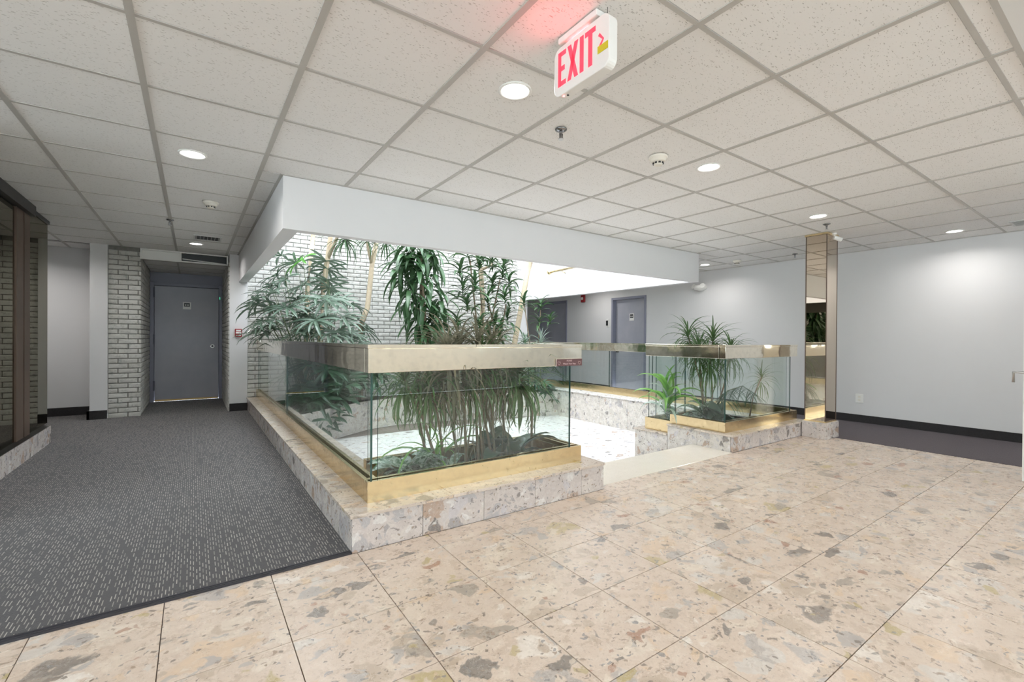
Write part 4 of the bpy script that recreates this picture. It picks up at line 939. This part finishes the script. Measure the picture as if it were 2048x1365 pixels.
# lime strap plant
e = wempty('spider_plant', (1.33, 2.84, .165), 'arching lime green strap plant left in the front planter', 'plant')
lv = leaf_variants(5, .56, .034, 'lime', 61, (55, 80), (110, 150), blade, .3, 9); leafy_heads(e, [((1.36, 2.86, .30), (0, 0, 1))], lv, 18, 3, 1., .08, gy=(2.6, 3.0), gl=.5)
canes(e, [[(1.36, 2.86, .165), (1.36, 2.86, .31)]], .012, 'greencane')
# aglaonema left
def low_plant(name, root, label, mat, n, L, w, seed, el=(20, 60), droop=(50, 95), prof=ovate, spread=.08, hz=.05, gy=(2.60, 3.6)):
    e = wempty(name, root, label, 'plant'); r = random.Random(seed); lv = leaf_variants(5, L, w, mat, seed, el, droop, prof, .12, 8)
    for k in range(n):
        p = Vector(root)+Vector((r.uniform(-spread, spread), r.uniform(-spread*.6, spread*.6), r.uniform(.0, hz)))
        o = link('leaf', lv[k % 5], e, p, (0, math.radians(r.uniform(-25, 20)), k*2.4+r.uniform(-.4, .4))); sc_ = r.uniform(.75, 1.1); sy = math.sin(o.rotation_euler.z); gap = (p.y-gy[0]) if sy < 0 else (gy[1]-p.y); o.scale = (min(sc_, max(.25, gap/(L*.92*abs(sy)+.001))),)*3
    obj('crown', MB().lathe([(.03, 0), (.035, .03), (.015, .06)], 8), M['greencane'], e, loc=Vector(root)); return e
low_plant('chinese_evergreen', (1.16, 2.79, .188), 'silver mottled chinese evergreen in the left corner of the front planter', 'varieg', 26, .27, .10, 81, spread=.09, hz=.09, gy=(2.60, 3.02))
low_plant('chinese_evergreen', (1.36, 2.78, .188), 'second silver mottled evergreen beside the lime strap plant', 'varieg', 20, .24, .09, 82, spread=.08, hz=.08, gy=(2.60, 3.02))
low_plant('broad_leaf_plant', (1.98, 2.80, .188), 'dark broad leaved plant right in the front planter, leaves leaning right', 'broad', 15, .38, .17, 83, (35, 70), (60, 100), spread=.08, hz=.08, gy=(2.60, 3.02))
low_plant('broad_leaf_plant', (1.82, 2.86, .188), 'dark upright broad leaf clump behind the dry stalks', 'broad', 10, .27, .15, 84, (55, 80), (40, 80), spread=.08, hz=.12, gy=(2.60, 3.02))
# right planter
dragon((5.05, 3.12, .03), [(at(1376, 668, y=3.15), 'thin'), (at(1426, 678, y=3.05), 'thin'), (at(1398, 700, y=3.2), 'thin'), (at(1420, 715, y=3.0), 'thin'), (at(1462, 700, y=3.0), 'thin')], 'dragon tree with heads rising above the right planter rail', 31, n=60, L=.42, w=.016)
dragon((5.62, 2.95, .03), [(at(1523, 752, y=2.95), 'thin')], 'small dragon tree head at the right end of the right planter', 33, n=34, L=.30, w=.011)
e = wempty('arching_frond', (4.95, 2.85, .03), 'arching dark frond with hanging leaflets in the right planter', 'plant'); r = random.Random(9)
a0, a1, a2, a3 = at(1440, 845, y=2.85), at(1455, 782, y=2.85), at(1485, 772, y=2.85), at(1514, 792, y=2.85)
cv = [a0, a0.lerp(a1, .6)+Vector((-.01, 0, .03)), a1, a2, a3]; obj('midrib', MB().tube([Vector((4.95, 2.85, .03))]+cv, [.008, .008, .006, .005, .004, .002], 6), M['greencane'], e)
mb = MB()
for seg, (p, q) in enumerate(((cv[1], cv[2]), (a1, a2), (a2, a3))):
    for k in range(12):
        pt = p.lerp(q, k/12)
        for sgn in (-1, 1): strip(mb, pt, r.uniform(-.6, .6)+sgn*1.2, math.radians(-30), r.uniform(.22, .32), .012, math.radians(55), 5, .2, blade)
obj('leaflets', mb, M['palmdark'], e)
e = wempty('spider_plant', (4.72, 3.35, .05), 'bright striped strap plant at the left end of the right planter', 'plant')
lv = leaf_variants(5, .58, .06, 'lime', 63, (50, 80), (80, 140), blade, .3, 9); leafy_heads(e, [(at(1335, 800, y=3.35), (0, 0, 1))], lv, 20, 13, 1., .14)
lv = leaf_variants(4, .40, .05, 'pale', 64, (30, 60), (100, 140), blade, .3, 9); leafy_heads(e, [(at(1330, 815, y=3.35), (0, 0, 1))], lv, 9, 15, 1., .08)
canes(e, [[(4.75, 3.35, .03), at(1335, 800, y=3.35)]], .016, 'greencane')
low_plant('dumb_cane', (4.92, 3.10, .03), 'mottled broad leaved dumb cane behind the right planter corner glass', 'varieg', 20, .40, .16, 91, (35, 70), (60, 110), spread=.10, hz=.18, gy=(2.67, 3.5))
low_plant('broad_leaf_plant', (4.85, 2.88, .03), 'glossy dark broad leaf plant near the right planter corner', 'broad', 16, .36, .17, 92, (40, 75), (60, 100), spread=.10, hz=.14, gy=(2.67, 3.5))
low_plant('chinese_evergreen', (4.80, 3.40, .03), 'mottled evergreen under the bright strap plant', 'varieg', 18, .34, .12, 93, (10, 50), (60, 100), spread=.08, hz=.1)
for o in bpy.data.objects:
    if '_w' in o.keys(): del o['_w']
print('tiles', nt, 'objects', len(bpy.data.objects))
